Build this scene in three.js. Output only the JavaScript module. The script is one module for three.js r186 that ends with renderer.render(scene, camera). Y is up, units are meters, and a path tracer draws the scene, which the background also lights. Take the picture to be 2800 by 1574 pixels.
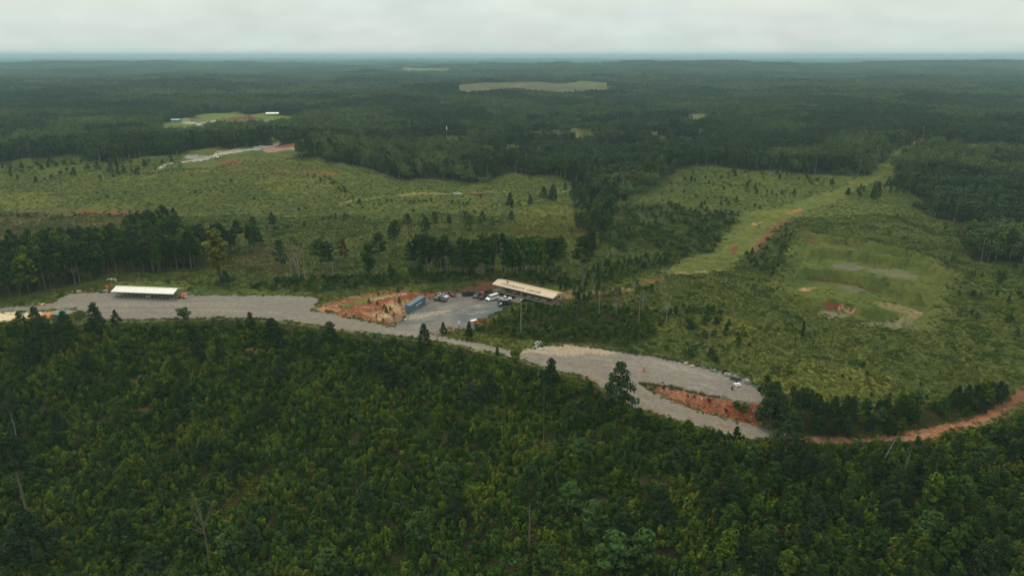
import * as THREE from 'three';
import { mergeGeometries, mergeVertices } from 'three/addons/utils/BufferGeometryUtils.js';
import { RoundedBoxGeometry } from 'three/addons/geometries/RoundedBoxGeometry.js';
import { TextGeometry } from 'three/addons/geometries/TextGeometry.js';
import { FontLoader } from 'three/addons/loaders/FontLoader.js';
import { MarchingCubes } from 'three/addons/objects/MarchingCubes.js';
import { createNoise2D } from 'simplex-noise';

// ---------------------------------------------------------------- camera, sky, sun, exposure, air
const scene = new THREE.Scene();
const EYE_HEIGHT = 92, FOCAL = 787 / Math.tan(THREE.MathUtils.degToRad(23)), PITCH = Math.atan((787 - 151) / FOCAL);
const camera = new THREE.PerspectiveCamera(46, 1024 / 575, 1, 60000);
camera.position.set(0, EYE_HEIGHT, 0);
camera.rotation.x = -PITCH;
const renderer = new THREE.WebGLRenderer({ antialias: true });
renderer.setSize(1024, 575);
renderer.toneMapping = THREE.LinearToneMapping;
renderer.toneMappingExposure = 1.0;
renderer.shadowMap.enabled = true;

function mulberry(seed) { let a = seed | 0; return () => { a = (a + 0x6d2b79f5) | 0; let t = Math.imul(a ^ (a >>> 15), 1 | a); t = (t + Math.imul(t ^ (t >>> 7), 61 | t)) ^ t; return ((t ^ (t >>> 14)) >>> 0) / 4294967296; }; }
const rand = mulberry(7), R = (a, b, r = rand) => a + (b - a) * r();
const noise2 = createNoise2D(mulberry(11)), noiseB = createNoise2D(mulberry(23));
const sstep = (a, b, x) => { const t = Math.min(1, Math.max(0, (x - a) / (b - a))); return t * t * (3 - 2 * t); };
const lerp = (a, b, t) => a + (b - a) * t;
const fbm = (x, z, o = 3) => { let s = 0, a = 1, n = 0; for (let i = 0; i < o; i++) { s += a * noise2(x, z); n += a; a *= 0.5; x = x * 2.03 + 17.1; z = z * 2.03 - 9.7; } return s / n; };

{ // an even overcast with broad soft cloud bands all the way round
  const W = 1024, H = 512, data = new Float32Array(W * H * 4);
  for (let j = 0; j < H; j++) {
    const up = ((j + 0.5) / H - 0.5) * Math.PI, y = Math.sin(up);
    for (let i = 0; i < W; i++) {
      const az = ((i + 0.5) / W - 0.5) * 2 * Math.PI, x = Math.cos(az) * Math.cos(up), z = Math.sin(az) * Math.cos(up);
      const k = 1 / (Math.max(0, y) + 0.16);
      let n = fbm(x * k * 0.8 + 3, z * k * 0.8 - 2, 4) * 0.6 + fbm(x * k * 2.2 - 8, z * k * 2.2 + 5, 3) * 0.4;
      const b = (1.0 + 0.17 * n) * (1 + 0.45 * Math.max(0, y)),  warm = 0.018 * noiseB(x * k * 0.7, z * k * 0.7);
      const o = (j * W + i) * 4;
      data[o] = (0.69 + warm) * b; data[o + 1] = 0.755 * b; data[o + 2] = (0.7 - warm * 0.5) * b; data[o + 3] = 1;
    }
  }
  const sky = new THREE.DataTexture(data, W, H, THREE.RGBAFormat, THREE.FloatType);
  sky.mapping = THREE.EquirectangularReflectionMapping; sky.magFilter = THREE.LinearFilter; sky.needsUpdate = true;
  scene.background = sky; scene.environment = sky;
}
const sun = new THREE.DirectionalLight(0xfff0dc, 1.5);
sun.position.set(-150, 330, -430); sun.target.position.set(0, 0, -200);
sun.castShadow = true; sun.shadow.radius = 20; sun.shadow.mapSize.set(4096, 4096);
Object.assign(sun.shadow.camera, { left: -400, right: 400, top: 400, bottom: -400, near: 1, far: 1500 });
scene.add(sun, sun.target);
scene.fog = new THREE.FogExp2(new THREE.Color().setRGB(0.6, 0.9, 0.99), 0.000105);

// ---------------------------------------------------------------- helpers
const usedNames = new Map();
const numbered = (n) => { const k = usedNames.get(n) ?? 0; usedNames.set(n, k + 1); return k ? `${n}_${String(k).padStart(3, '0')}` : n; };
function shade(o) { o.traverse((c) => { if (c.isMesh) { c.castShadow = true; c.receiveShadow = true; } }); return o; }
function thing(name, label, category, pos = [0, 0, 0], turn = 0, group) {
  const o = new THREE.Group(); o.name = numbered(name); o.position.set(...pos); o.rotation.y = turn;
  o.userData = { label, category }; if (group) o.userData.group = group;
  scene.add(o); return o;
}
function single(name, label, category, geo, m, group) {
  const o = new THREE.Mesh(geo, m); o.name = numbered(name); o.userData = { label, category }; if (group) o.userData.group = group;
  scene.add(shade(o)); return o;
}
function part(name, geo, m, parent) { const o = new THREE.Mesh(Array.isArray(geo) ? merge(geo) : geo, m); o.name = name; o.castShadow = o.receiveShadow = true; parent.add(o); return o; }
function structure(name, geo, m) { const o = new THREE.Mesh(geo, m); o.name = name; o.userData.kind = 'structure'; o.receiveShadow = true; o.castShadow = true; scene.add(o); return o; }
function merge(list) {
  const g = list.map((q) => { const n = q.index ? q.toNonIndexed() : q; for (const k of Object.keys(n.attributes)) if (!['position', 'normal', 'uv'].includes(k)) n.deleteAttribute(k); if (!n.attributes.uv) n.setAttribute('uv', new THREE.BufferAttribute(new Float32Array(n.attributes.position.count * 2), 2)); return n; });
  return mergeGeometries(g);
}
const box = (w, h, d, x = 0, y = 0, z = 0, rx = 0, ry = 0, rz = 0) => { const g = new THREE.BoxGeometry(w, h, d); if (rx) g.rotateX(rx); if (ry) g.rotateY(ry); if (rz) g.rotateZ(rz); return g.translate(x, y, z); };
const rbox = (w, h, d, r, x = 0, y = 0, z = 0) => new RoundedBoxGeometry(w, h, d, 2, r).translate(x, y, z);
const cyl = (r0, r1, h, n, x = 0, y = 0, z = 0, rx = 0, rz = 0) => { const g = new THREE.CylinderGeometry(r1, r0, h, n); if (rx) g.rotateX(rx); if (rz) g.rotateZ(rz); return g.translate(x, y, z); };
const bar = (a, b, r0, r1 = r0, n = 6) => { const A = new THREE.Vector3(...a), B = new THREE.Vector3(...b), d = B.clone().sub(A), g = new THREE.CylinderGeometry(r1, r0, d.length(), n); g.applyQuaternion(new THREE.Quaternion().setFromUnitVectors(new THREE.Vector3(0, 1, 0), d.normalize())); return g.translate(...A.add(B).multiplyScalar(0.5).toArray()); };
const mat = (r, g, b, rough = 0.85, o = {}) => new THREE.MeshPhysicalMaterial({ specularIntensity: rough > 0.85 ? 0.25 : 1, color: new THREE.Color().setRGB(r, g, b), roughness: rough, side: THREE.DoubleSide, ...o });

// ---------------------------------------------------------------- surveying: photo pixel (of 2800 x 1574) to a point in the place
const CP = Math.cos(PITCH), SP = Math.sin(PITCH);
const ray = (sx, sy) => { const dx = sx - 1400, dy = 787 - sy; return [dx, dy * CP - FOCAL * SP, -dy * SP - FOCAL * CP]; };
const onPlane = (sx, sy, y = 0) => { const d = ray(sx, sy), t = (y - EYE_HEIGHT) / d[1]; return [d[0] * t, d[2] * t]; };
const crop = (ox, oy, s) => (X, Y) => [ox + X / s, oy + Y / s];

// smooth closed outlines with a little unevenness, in metres
function outline(pts, step = 2, rough = 0.35) {
  const c = new THREE.CatmullRomCurve3(pts.map(([x, z]) => new THREE.Vector3(x, 0, z)), true, 'centripetal');
  const n = Math.min(900, Math.max(pts.length * 3, Math.round(c.getLength() / step)));
  return c.getSpacedPoints(n).slice(0, n).map((p) => [p.x + rough * noise2(p.x * 0.35, p.z * 0.35), p.z + rough * noise2(p.z * 0.35 + 50, p.x * 0.35)]);
}
function openLine(pts, step = 2) { const c = new THREE.CatmullRomCurve3(pts.map(([x, z]) => new THREE.Vector3(x, 0, z)), false, 'centripetal'); return c.getSpacedPoints(Math.max(2, Math.round(c.getLength() / step))).map((p) => [p.x, p.z]); }
function inside(poly, x, z) { let k = false; for (let i = 0, j = poly.length - 1; i < poly.length; j = i++) { const [xi, zi] = poly[i], [xj, zj] = poly[j]; if ((zi > z) !== (zj > z) && x < ((xj - xi) * (z - zi)) / (zj - zi) + xi) k = !k; } return k; }
function lineDist(line, x, z, closed) { let best = 1e9; for (let i = 0; i < line.length - (closed ? 0 : 1); i++) { const [ax, az] = line[i], [bx, bz] = line[(i + 1) % line.length], ex = bx - ax, ez = bz - az, t = Math.min(1, Math.max(0, ((x - ax) * ex + (z - az) * ez) / (ex * ex + ez * ez + 1e-9))), d = (x - ax - t * ex) ** 2 + (z - az - t * ez) ** 2; if (d < best) best = d; } return Math.sqrt(best); }
const boundsOf = (poly, m = 0) => { let a = 1e9, b = -1e9, c = 1e9, d = -1e9; for (const [x, z] of poly) { a = Math.min(a, x); b = Math.max(b, x); c = Math.min(c, z); d = Math.max(d, z); } return [a - m, b + m, c - m, d + m]; };

// levelled surfaces: [photo x, photo y, level]
const LEVELS = {
  leftLot: [[-260, 842, 0], [-60, 842, 0], [60, 837, 0], [140, 829, 0], [160, 815, 0], [182, 805, 0], [245, 799, 0], [300, 800, 0], [517, 806, 0], [664, 807, 0], [839, 810, 0], [876, 819, 0], [862, 836, 0], [856, 850, 0], [910, 861, 0], [920, 895, 0], [850, 886, 0], [804, 880, 0], [664, 868, 0], [489, 871, 0], [350, 873, 0], [250, 871, 0], [224, 851, 0], [189, 844, 0], [87, 850, 0], [-60, 852, 0], [-260, 852, 0]],
  road: [[880, 855, 0], [974, 872, -0.1], [1068, 888, -0.3], [1150, 903, -0.5], [1214, 919, -0.7], [1347, 947, -0.9], [1425, 962, -1], [1500, 985, -1], [1640, 1010, -1], [1646, 1056, -1], [1596, 1034, -1], [1534, 1018, -1], [1431, 985, -1], [1347, 966, -0.9], [1214, 938, -0.7], [1145, 926, -0.5], [1114, 920, -0.4], [1005, 910, -0.2], [880, 891, 0]],
  parking: [[1075, 889, -0.4], [1105, 872, -1.6], [1118, 856, -2.3], [1150, 826, -2.9], [1185, 813, -3], [1214, 807, -3], [1247, 800, -3], [1266, 797, -3], [1297, 796, -3], [1332, 801, -2.8], [1361, 806, -2.6], [1398, 807, -2.5], [1416, 815, -2.5], [1428, 818, -2.5], [1398, 834, -2.2], [1371, 852, -2], [1348, 860, -1.9], [1334, 869, -1.8], [1306, 875, -1.6], [1328, 893, -1.4], [1294, 903, -1.2], [1250, 900, -1], [1224, 898, -0.9], [1205, 905, -0.7], [1205, 915, -0.6], [1150, 905, -0.5]],
  rightLot: [[1415, 963, -1], [1428, 957, -1], [1505, 946, -1], [1575, 944, -1], [1715, 964, -1], [1819, 980, -1], [1924, 1003, -1], [1977, 1017, -1], [2029, 1031, -1], [2078, 1062, -1], [2100, 1095, -1], [2085, 1112, -1], [2036, 1101, -1], [1972, 1087, -1], [1895, 1070, -1], [1828, 1055, -1], [1780, 1045, -1], [1752, 1042, -1], [1715, 1050, -1], [1660, 1058, -1], [1600, 1035, -1], [1534, 1016, -1], [1460, 990, -1]],
  lowerRoad: [[1590, 1030, -1], [1680, 1030, -1], [1735, 1042, -1.2], [1795, 1074, -1.8], [1854, 1102, -2.5], [1942, 1133, -3.4], [2029, 1154, -4.2], [2125, 1179, -4.9], [2215, 1192, -5.3], [2215, 1218, -5.3], [2117, 1206, -4.9], [2019, 1200, -4.2], [1889, 1160, -3], [1785, 1126, -2], [1715, 1109, -1.6], [1700, 1088, -1.2], [1640, 1054, -1]],
  dirtTrack: [[2195, 1190, -5.3], [2280, 1198, -5.5], [2370, 1200, -5.7], [2442, 1192, -5.8], [2500, 1180, -5.8], [2564, 1163, -5.9], [2640, 1143, -6], [2700, 1122, -6], [2745, 1095, -6], [2800, 1055, -6], [2900, 985, -6], [2960, 1020, -6], [2850, 1068, -6], [2790, 1105, -6], [2740, 1133, -6], [2690, 1155, -6], [2610, 1176, -6], [2550, 1203, -5.9], [2470, 1212, -5.8], [2390, 1216, -5.8], [2290, 1222, -5.5], [2195, 1216, -5.3]],
};
const surf = {};
for (const [k, pts] of Object.entries(LEVELS)) {
  const world = pts.map(([sx, sy, y]) => [...onPlane(sx, sy, y), y]);
  // a plane through the levels, by least squares
  let S = Array.from({ length: 3 }, () => [0, 0, 0, 0]);
  const mx = world.reduce((s, p) => s + p[0], 0) / world.length, mz = world.reduce((s, p) => s + p[1], 0) / world.length;
  for (const [x, z, y] of world) { const v = [1, x - mx, z - mz]; for (let i = 0; i < 3; i++) { for (let j = 0; j < 3; j++) S[i][j] += v[i] * v[j]; S[i][3] += v[i] * y; } }
  for (let i = 0; i < 3; i++) { for (let r = 0; r < 3; r++) if (r !== i) { const f = S[r][i] / S[i][i]; for (let c = i; c < 4; c++) S[r][c] -= f * S[i][c]; } }
  const [a, b, c] = S.map((r, i) => r[3] / r[i]);
  const poly = outline(world, 1.6, 0.3);
  surf[k] = { poly, level: (x, z) => a + b * (x - mx) + c * (z - mz), soft: { parking: 9, lowerRoad: 6, dirtTrack: 6, rightLot: 4, leftLot: 8, road: 6 }[k], bounds: boundsOf(poly, 12) };
}
// where the hillside below the road begins
const EDGE = [[-400, 870, 0], [0, 880, 0], [250, 885, 0], [480, 876, 0], [664, 873, 0], [820, 888, 0], [1005, 916, -0.2], [1145, 932, -0.5], [1347, 972, -0.9], [1431, 992, -1], [1596, 1042, -1], [1700, 1100, -1.4], [1785, 1134, -2], [1889, 1168, -3], [2019, 1208, -4.2], [2117, 1214, -4.9], [2290, 1230, -5.5], [2470, 1222, -5.8], [2610, 1190, -6], [2740, 1145, -6], [2850, 1085, -6], [3100, 1000, -6]].map(([sx, sy, y]) => onPlane(sx, sy, y)).sort((p, q) => p[0] - q[0]);
function edgeZ(x) { if (x <= EDGE[0][0]) return EDGE[0][1]; for (let i = 1; i < EDGE.length; i++) if (x <= EDGE[i][0]) { const [a, b] = [EDGE[i - 1], EDGE[i]]; return lerp(a[1], b[1], (x - a[0]) / (b[0] - a[0])); } return EDGE[EDGE.length - 1][1]; }

const c5 = crop(1900, 400, 2.861);
const BANK = { line: openLine([[985, 830], [1025, 818], [1064, 811], [1110, 804], [1150, 802], [1200, 796]].map(([x, y]) => onPlane(x, y, 0)), 2), top: 0.5, wide: 5 };

const PAD = (() => { const A = onPlane(1330 + 178 / 11.71, 755 + 250 / 11.71, 1.6), at = (u, v) => [A[0] + u * 0.808 + v * 0.589, A[1] + u * 0.589 - v * 0.808]; return { poly: [at(-2, -1.5), at(33.5, -1.5), at(33.5, 10), at(-2, 10)], A }; })(); // ground levelled for the pavilion
function rawHeight(x, z) {
  const d = -z;
  let y = 0;
  // rolling country, calmer round the road
  y += 2.2 * fbm(x / 90 + 5, z / 90, 2) * sstep(265, 360, d);
  y += 3.6 * fbm(x / 66 - 8, z / 66 + 3, 2) * sstep(300, 370, d) * (1 - sstep(650, 900, d)) * (1 - 0.65 * sstep(60, 130, x) * (1 - sstep(330, 400, d)));
  y += 7 * fbm(x / 260 + 1, z / 260 + 4, 2) * sstep(330, 700, d);
  y += 22 * fbm(x / 700 - 3, z / 700 + 2, 2) * sstep(800, 1800, d);
  y += 17 * fbm(x / 1900 + 7, z / 1900 - 1, 2) * sstep(1800, 4500, d);
  y -= 5 * sstep(30, 150, x) * sstep(120, 190, d) * (1 - sstep(420, 560, d)); // the field right of the road lies lower
  y -= 8 * sstep(285, 350, d) * (1 - sstep(430, 620, d)) * (1 - 0.5 * sstep(60, 180, x)); // the valley behind the pines
  y += 11 * Math.exp(-(((x + 235) / 150) ** 2) - ((d - 640) / 75) ** 2) + 6 * Math.exp(-(((x + 330) / 140) ** 2) - ((d - 520) / 60) ** 2);
  y += 5 * Math.exp(-(((x - 430) / 60) ** 2) - ((d - 545) / 40) ** 2);
  // far hills on the skyline
  y += 42 * Math.exp(-(((x - 1050) / 900) ** 2) - ((d - 4600) / 700) ** 2) + 26 * Math.exp(-(((x - 330) / 190) ** 2) - ((d - 5200) / 300) ** 2) + 44 * Math.exp(-(((x - 3600) / 1500) ** 2) - ((d - 5200) / 800) ** 2) + 26 * Math.exp(-(((x + 3300) / 1500) ** 2) - ((d - 5600) / 800) ** 2);
  y += 20 * sstep(9000, 26000, d);
  // the hillside below the road
  const f = z - edgeZ(x) - 1.5;
  if (f > 0) { const g = f * f / (f + 7); y -= 0.24 * Math.min(g, 150); y += 1.1 * fbm(x / 26, z / 26, 2) * sstep(4, 25, f); }
  if (Math.hypot(x - PAD.A[0] - 12, z - PAD.A[1] - 6) < 40) { const q = inside(PAD.poly, x, z) ? 0 : lineDist(PAD.poly, x, z, true); y = lerp(y, -2.15 - 0.02 * Math.max(0, x), 1 - sstep(0.5, 9, q)); }
  for (const k of ['leftLot', 'rightLot', 'road', 'parking', 'lowerRoad', 'dirtTrack']) {
    const s = surf[k], b = s.bounds;
    if (x < b[0] || x > b[1] || z < b[2] || z > b[3]) continue;
    const q = inside(s.poly, x, z) ? 0 : lineDist(s.poly, x, z, true);
    if (q < s.soft + 1) { const lv = s.level(x, z) + (k === 'parking' || k === 'dirtTrack' ? 0.06 * noise2(x / 4, z / 4) : 0); y = lerp(y, lv, 1 - sstep(0.8, s.soft, q)); }
    if (k === 'parking' && q > 1.5 && q < 12) { const e = lineDist(BANK.line, x, z) / BANK.wide; y += BANK.top * Math.exp(-e * e) * sstep(1.5, 5, q) + (0.25 * noise2(x / 2.2, z / 2.2)) * Math.exp(-e * e) * sstep(1.5, 4, q); }
  }
  return y;
}

// ---------------------------------------------------------------- the ground: one sheet, finest round the road
function axis(lo, hi, fine, min, max, grow) { const a = []; let s = fine, p = lo; while (p > min) { s *= grow; p -= s; a.unshift(p); } for (let q = lo; q <= hi + 1e-6; q += fine) a.push(q); s = fine; p = a[a.length - 1]; while (p < max) { s *= grow; p += s; a.push(p); } return a; }
const XS = axis(-226, 254, 1.6, -30000, 30000, 1.08), ZS = axis(-404, -94, 1.55, -32000, 300, 1.06);
const NX = XS.length, NZ = ZS.length, HY = new Float32Array(NX * NZ);
for (let j = 0; j < NZ; j++) for (let i = 0; i < NX; i++) HY[j * NX + i] = rawHeight(XS[i], ZS[j]);
const cellOf = (A, v) => { let a = 0, b = A.length - 2; while (a < b) { const m = (a + b + 1) >> 1; if (A[m] <= v) a = m; else b = m - 1; } return a; };
function heightAt(x, z) {
  const i = cellOf(XS, x), j = cellOf(ZS, z), u = (x - XS[i]) / (XS[i + 1] - XS[i]), v = (z - ZS[j]) / (ZS[j + 1] - ZS[j]), k = j * NX + i;
  const a = HY[k], b = HY[k + 1], c = HY[k + NX], d = HY[k + NX + 1];
  return u + v < 1 ? a + u * (b - a) + v * (c - a) : d + (1 - u) * (c - d) + (1 - v) * (b - d);
}
function onGround(sx, sy, lift = 0) { // where the line of sight of a pixel first comes down to lift above the ground
  const d = ray(sx, sy), L = Math.hypot(d[0], d[2]); let t0 = 60 / L, t = t0;
  for (let s = 0; s < 2500; s++) {
    const y = EYE_HEIGHT + d[1] * t;
    if (y < heightAt(d[0] * t, d[2] * t) + lift) { for (let q = 0; q < 18; q++) { const m = (t0 + t) / 2; if (EYE_HEIGHT + d[1] * m < heightAt(d[0] * m, d[2] * m) + lift) t = m; else t0 = m; } break; }
    t0 = t; t *= 1.006; if (t * L > 14500) break;
  }
  const x = d[0] * t, z = d[2] * t; return [x, heightAt(x, z), z];
}
// earth berms of the shooting range, heaped on the finished ground
const BERMS = [
  { line: [[2192, 636], [2250, 640], [2319, 651], [2420, 670], [2511, 688], [2575, 716]], top: 4.2, wide: 3.7 },
  { line: [[2222, 678], [2330, 684], [2424, 697], [2547, 718], [2600, 745]], top: 5.0, wide: 4.0 },
  { line: [[2195, 730], [2280, 735], [2354, 746], [2440, 768], [2510, 797]], top: 5.2, wide: 4.0 },
  { line: [[2190, 808], [2270, 815], [2354, 830], [2440, 847], [2490, 864]], top: 4.2, wide: 3.6 },
  { line: [[2188, 642], [2160, 700], [2141, 755], [2155, 785], [2185, 803]], top: 3.0, wide: 6 },
  { line: [[2575, 716], [2625, 745], [2605, 790], [2580, 850]], top: 1.6, wide: 6 },
].map((b) => ({ ...b, line: openLine(b.line.map(([sx, sy]) => { const p = onGround(sx, sy, b.top); return [p[0], p[2]]; }), 2) }));
for (const b of BERMS) b.bounds = boundsOf(b.line, 9);
for (let j = 0; j < NZ; j++) for (let i = 0; i < NX; i++) {
  const x = XS[i], z = ZS[j]; let up = 0;
  for (const b of BERMS) if (x > b.bounds[0] && x < b.bounds[1] && z > b.bounds[2] && z < b.bounds[3]) { const q = lineDist(b.line, x, z); if (q < b.wide) up = Math.max(up, b.top * (1 - sstep(0.7, b.wide, q + 0.5 * noise2(x / 4, z / 4))) * (1 + 0.1 * noise2(x / 9, z / 9))); }
  HY[j * NX + i] += up;
}
const G2 = (sx, sy, lift = 0) => { const p = onGround(sx, sy, lift); return [p[0], p[2]]; };
const G = (list) => list.map(([sx, sy, h]) => G2(sx, sy, h ?? 0));
function heightTo(p, sy) { const dy = 787 - sy, e = (dy * CP - FOCAL * SP) / (dy * SP + FOCAL * CP); return EYE_HEIGHT + e * -p[2] - p[1]; } // how tall a thing at p is whose tip shows at photo row sy
const pxPerMetre = (p) => FOCAL / (-p[2] * CP + (EYE_HEIGHT - p[1]) * SP);

// ---------------------------------------------------------------- what grows and lies where (plans in metres)
class Plan {
  constructor(x0, z0, w, h, nx, ny, base) { Object.assign(this, { x0, z0, w, h, nx, ny }); this.canvas = document.createElement('canvas'); this.canvas.width = nx; this.canvas.height = ny; this.c = this.canvas.getContext('2d'); this.c.fillStyle = base; this.c.fillRect(0, 0, nx, ny); this.k = nx / w; this.c.setTransform(nx / w, 0, 0, ny / h, (-x0 * nx) / w, (-z0 * ny) / h); }
  poly(pts, color, alpha = 1) { const c = this.c; c.globalAlpha = alpha; c.fillStyle = color; c.beginPath(); pts.forEach(([x, z], i) => (i ? c.lineTo(x, z) : c.moveTo(x, z))); c.closePath(); c.fill(); c.globalAlpha = 1; return this; }
  line(pts, width, color, alpha = 1) { const c = this.c; c.globalAlpha = alpha; c.strokeStyle = color; c.lineWidth = width; c.lineCap = c.lineJoin = 'round'; c.beginPath(); pts.forEach(([x, z], i) => (i ? c.lineTo(x, z) : c.moveTo(x, z))); c.stroke(); c.globalAlpha = 1; return this; }
  blot(x, z, r, color, alpha = 1, stretch = 1, turn = 0) { const c = this.c; c.globalAlpha = alpha; c.fillStyle = color; c.beginPath(); c.ellipse(x, z, r * stretch, r, turn, 0, 7); c.fill(); c.globalAlpha = 1; return this; }
  read() { this.px = this.c.getImageData(0, 0, this.nx, this.ny).data; return this; }
  at(x, z) { const i = Math.floor(((x - this.x0) / this.w) * this.nx), j = Math.floor(((z - this.z0) / this.h) * this.ny); return i < 0 || j < 0 || i >= this.nx || j >= this.ny ? 0 : this.px[(j * this.nx + i) * 4] / 255; }
}
const FAR = [[15000, -15400], [-15000, -15400]];
// the big wood: lower edge as seen, then out to the horizon
const bigWood = [...G([[-260, 446], [0, 442], [140, 433], [230, 420], [266, 442], [342, 439], [400, 426], [490, 421], [520, 408], [600, 402], [700, 401], [716, 424], [760, 436], [850, 433], [900, 437], [989, 457], [1040, 472], [1133, 488], [1230, 494], [1308, 498], [1354, 484], [1405, 472], [1474, 480], [1560, 498], [1612, 495], [1622, 528], [1676, 552], [1754, 524], [1808, 488], [1832, 468], [1900, 453], [2040, 463], [2180, 472], [2320, 477], [2386, 477], [2400, 447], [2430, 428], [2474, 401], [2503, 384], [2546, 386], [2529, 404], [2485, 433], [2462, 465], [2446, 498], [2486, 526], [2529, 543], [2541, 590], [2604, 610], [2640, 640], [2640, 688], [2662, 720], [2735, 712], [2800, 722], [3100, 760]]), ...FAR];
const leftWood = G([[-260, 850], [0, 818], [53, 809], [124, 792], [183, 786], [245, 770], [295, 750], [354, 744], [460, 748], [520, 736], [600, 712], [650, 690], [712, 668], [700, 612, 15], [590, 612, 15], [487, 612, 15], [472, 578, 13], [375, 578, 13], [340, 612, 14], [265, 626, 14], [147, 634, 14], [0, 650, 14], [-260, 660, 14]]);
const cf = crop(440, 290, 6.133), cm = crop(1450, 450, 3.62), ck = crop(840, 780, 7.576), c2 = crop(850, 720, 3.2175), c3 = crop(1080, 750, 5.152), c6 = crop(1900, 850, 2.861), c4 = crop(1400, 850, 2.861), c7 = crop(700, 580, 2.862), c1 = crop(0, 700, 2.861), cw = crop(280, 760, 9.908), cv = crop(1170, 785, 10.733), cl = crop(0, 740, 8.587), cr = crop(1960, 990, 13.16), cb = crop(1740, 960, 6.779);
const clearings = [
  G([[549, 311], [647, 305], [693, 313], [753, 305], [766, 316], [828, 318], [800, 330, 9], [709, 328, 9], [611, 330, 9], [560, 345, 6], [530, 350, 6], [440, 350, 9], [440, 337], [469, 331], [505, 321], [531, 320]]), // hilltop field
  G([[492, 424], [600, 408], [700, 401], [745, 396], [790, 394], [856, 389], [870, 412], [800, 428], [700, 440], [500, 460]]), // gravel yard by the far road
  G([[1204, 232], [1320, 226], [1470, 222], [1560, 225], [1690, 226], [1680, 238, 8], [1600, 252, 8], [1500, 256, 8], [1270, 256, 8]]), // cut field
  G([[1090, 190], [1160, 184], [1240, 188], [1230, 196, 6], [1110, 196, 6]]),
  G([[1510, 365], [1580, 358], [1590, 366, 3], [1520, 372, 3]]), G([[1880, 318], [1960, 306], [1975, 316], [1900, 332, 4]]), G([[2552, 392], [2700, 394], [2860, 402], [2860, 414, 3], [2600, 412, 3]]),
  G([[715, 368], [745, 366], [768, 385], [750, 398]]),
];
const scrubWood = G([[1180, 400], [1330, 330], [1500, 312], [1760, 300], [1960, 305], [2030, 330], [1950, 400], [1800, 420], [1600, 440], [1400, 450], [1250, 440]]); // young, thinner growth
const farScrub = G([[0, 500], [0, 450], [170, 440], [350, 445], [480, 430], [500, 440], [430, 470], [250, 500]]);
const corridor = G([[2027, 585], [1997, 627], [1975, 652], [1955, 688], [1864, 707], [1800, 745], [1906, 752], [2000, 738], [2034, 699], [2094, 660], [2121, 627], [2150, 608], [2197, 583], [2267, 557], [2319, 529], [2345, 512], [2414, 483], [2440, 470], [2490, 432], [2535, 404], [2550, 388], [2503, 380], [2468, 400], [2424, 428], [2390, 474], [2347, 484], [2302, 512], [2250, 529], [2180, 554], [2110, 571]]);
const rangeFloor = G([[2141, 775], [2165, 700], [2195, 636], [2320, 655], [2511, 692], [2620, 745], [2600, 790], [2575, 860], [2560, 905], [2450, 895], [2280, 862], [2176, 812]]);
const lawn = G([[290, 800], [330, 775], [420, 770], [520, 785], [660, 792], [840, 800], [880, 812], [840, 812], [664, 809], [517, 808], [300, 803]]);
const behindLot = G([[1170, 790], [1300, 775], [1345, 772], [1400, 765], [1560, 795], [1600, 806], [1560, 812], [1535, 806], [1345, 786], [1300, 797], [1247, 800]]);
const clayWedge = G([[852, 849], [876, 835], [903, 827], [952, 813], [998, 805], [1051, 795], [1097, 794], [1130, 799], [1167, 800], [1214, 798], [1250, 797], [1214, 806], [1180, 812], [1150, 828], [1125, 858], [1100, 874], [1070, 888], [974, 872]]);
const clayBank = G([[1748, 1044], [1828, 1058], [1895, 1073], [1972, 1090], [2040, 1104], [2090, 1112], [2120, 1150], [2125, 1176], [2029, 1152], [1942, 1131], [1854, 1100], [1795, 1072]]);
const thicket = G([[...c2(1690, 420), 2.2], [...c2(1900, 350), 2.4], [...c2(2150, 350), 2.6], [...c2(2350, 320), 2.6], [...c2(2574, 340), 2], [1760, 860], [1800, 920], [1700, 955], [1600, 938], [1500, 936], [1472, 932], [1400, 925], [1316, 908], [1300, 902], [1337, 888, 1.5], [1345, 868, 2]]);
const hedgeA = G([[1640, 590], [1720, 560], [1850, 560], [2025, 583], [1978, 640], [1950, 690], [1870, 700], [1795, 682], [1700, 692], [1650, 660]]);
const hedgeB = G([[1600, 760], [1660, 725], [1760, 705], [1850, 692], [1890, 695], [1860, 715], [1800, 735], [1720, 758], [1650, 775]]);
const hedgeC = G([[2035, 700], [2095, 662], [2140, 625], [2185, 640], [2150, 690], [2135, 745], [2080, 755], [2030, 735]]);
const hedgeRow = G([[660, 790], [800, 762], [960, 755], [1100, 752], [1300, 752], [1480, 755], [1600, 775], [1560, 790], [1400, 765], [1330, 768], [1180, 778], [1000, 785], [880, 800], [760, 795]]);
const pineThicket = G([c6(540, 600), c6(640, 650), c6(820, 650), c6(1000, 770), c6(1300, 810), c6(1640, 720), c6(1900, 740), c6(2440, 600), c6(2460, 660), c6(2330, 780), c6(1900, 880), c6(1550, 975), c6(1060, 990), c6(880, 965), c6(620, 890), c6(550, 800)]);
const frontPines = G([[1990, 1232, 2], [2117, 1216, 4], [2290, 1216, 5], [2400, 1220, 6.5], [2470, 1216, 7], [2600, 1180, 7], [2740, 1136, 7], [2850, 1075, 7], [3000, 1040, 7], [2990, 1640], [2010, 1640], [1930, 1480], [1900, 1330]]);
const berms = BERMS.map((b) => b.line);

const edgeLine = EDGE.map((p) => p.slice());
const foreground = [[-330, -60], ...edgeLine.map(([x, z]) => [x, z + 0.5]).filter(([x]) => x > -330 && x < 330), [330, -60]];

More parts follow.
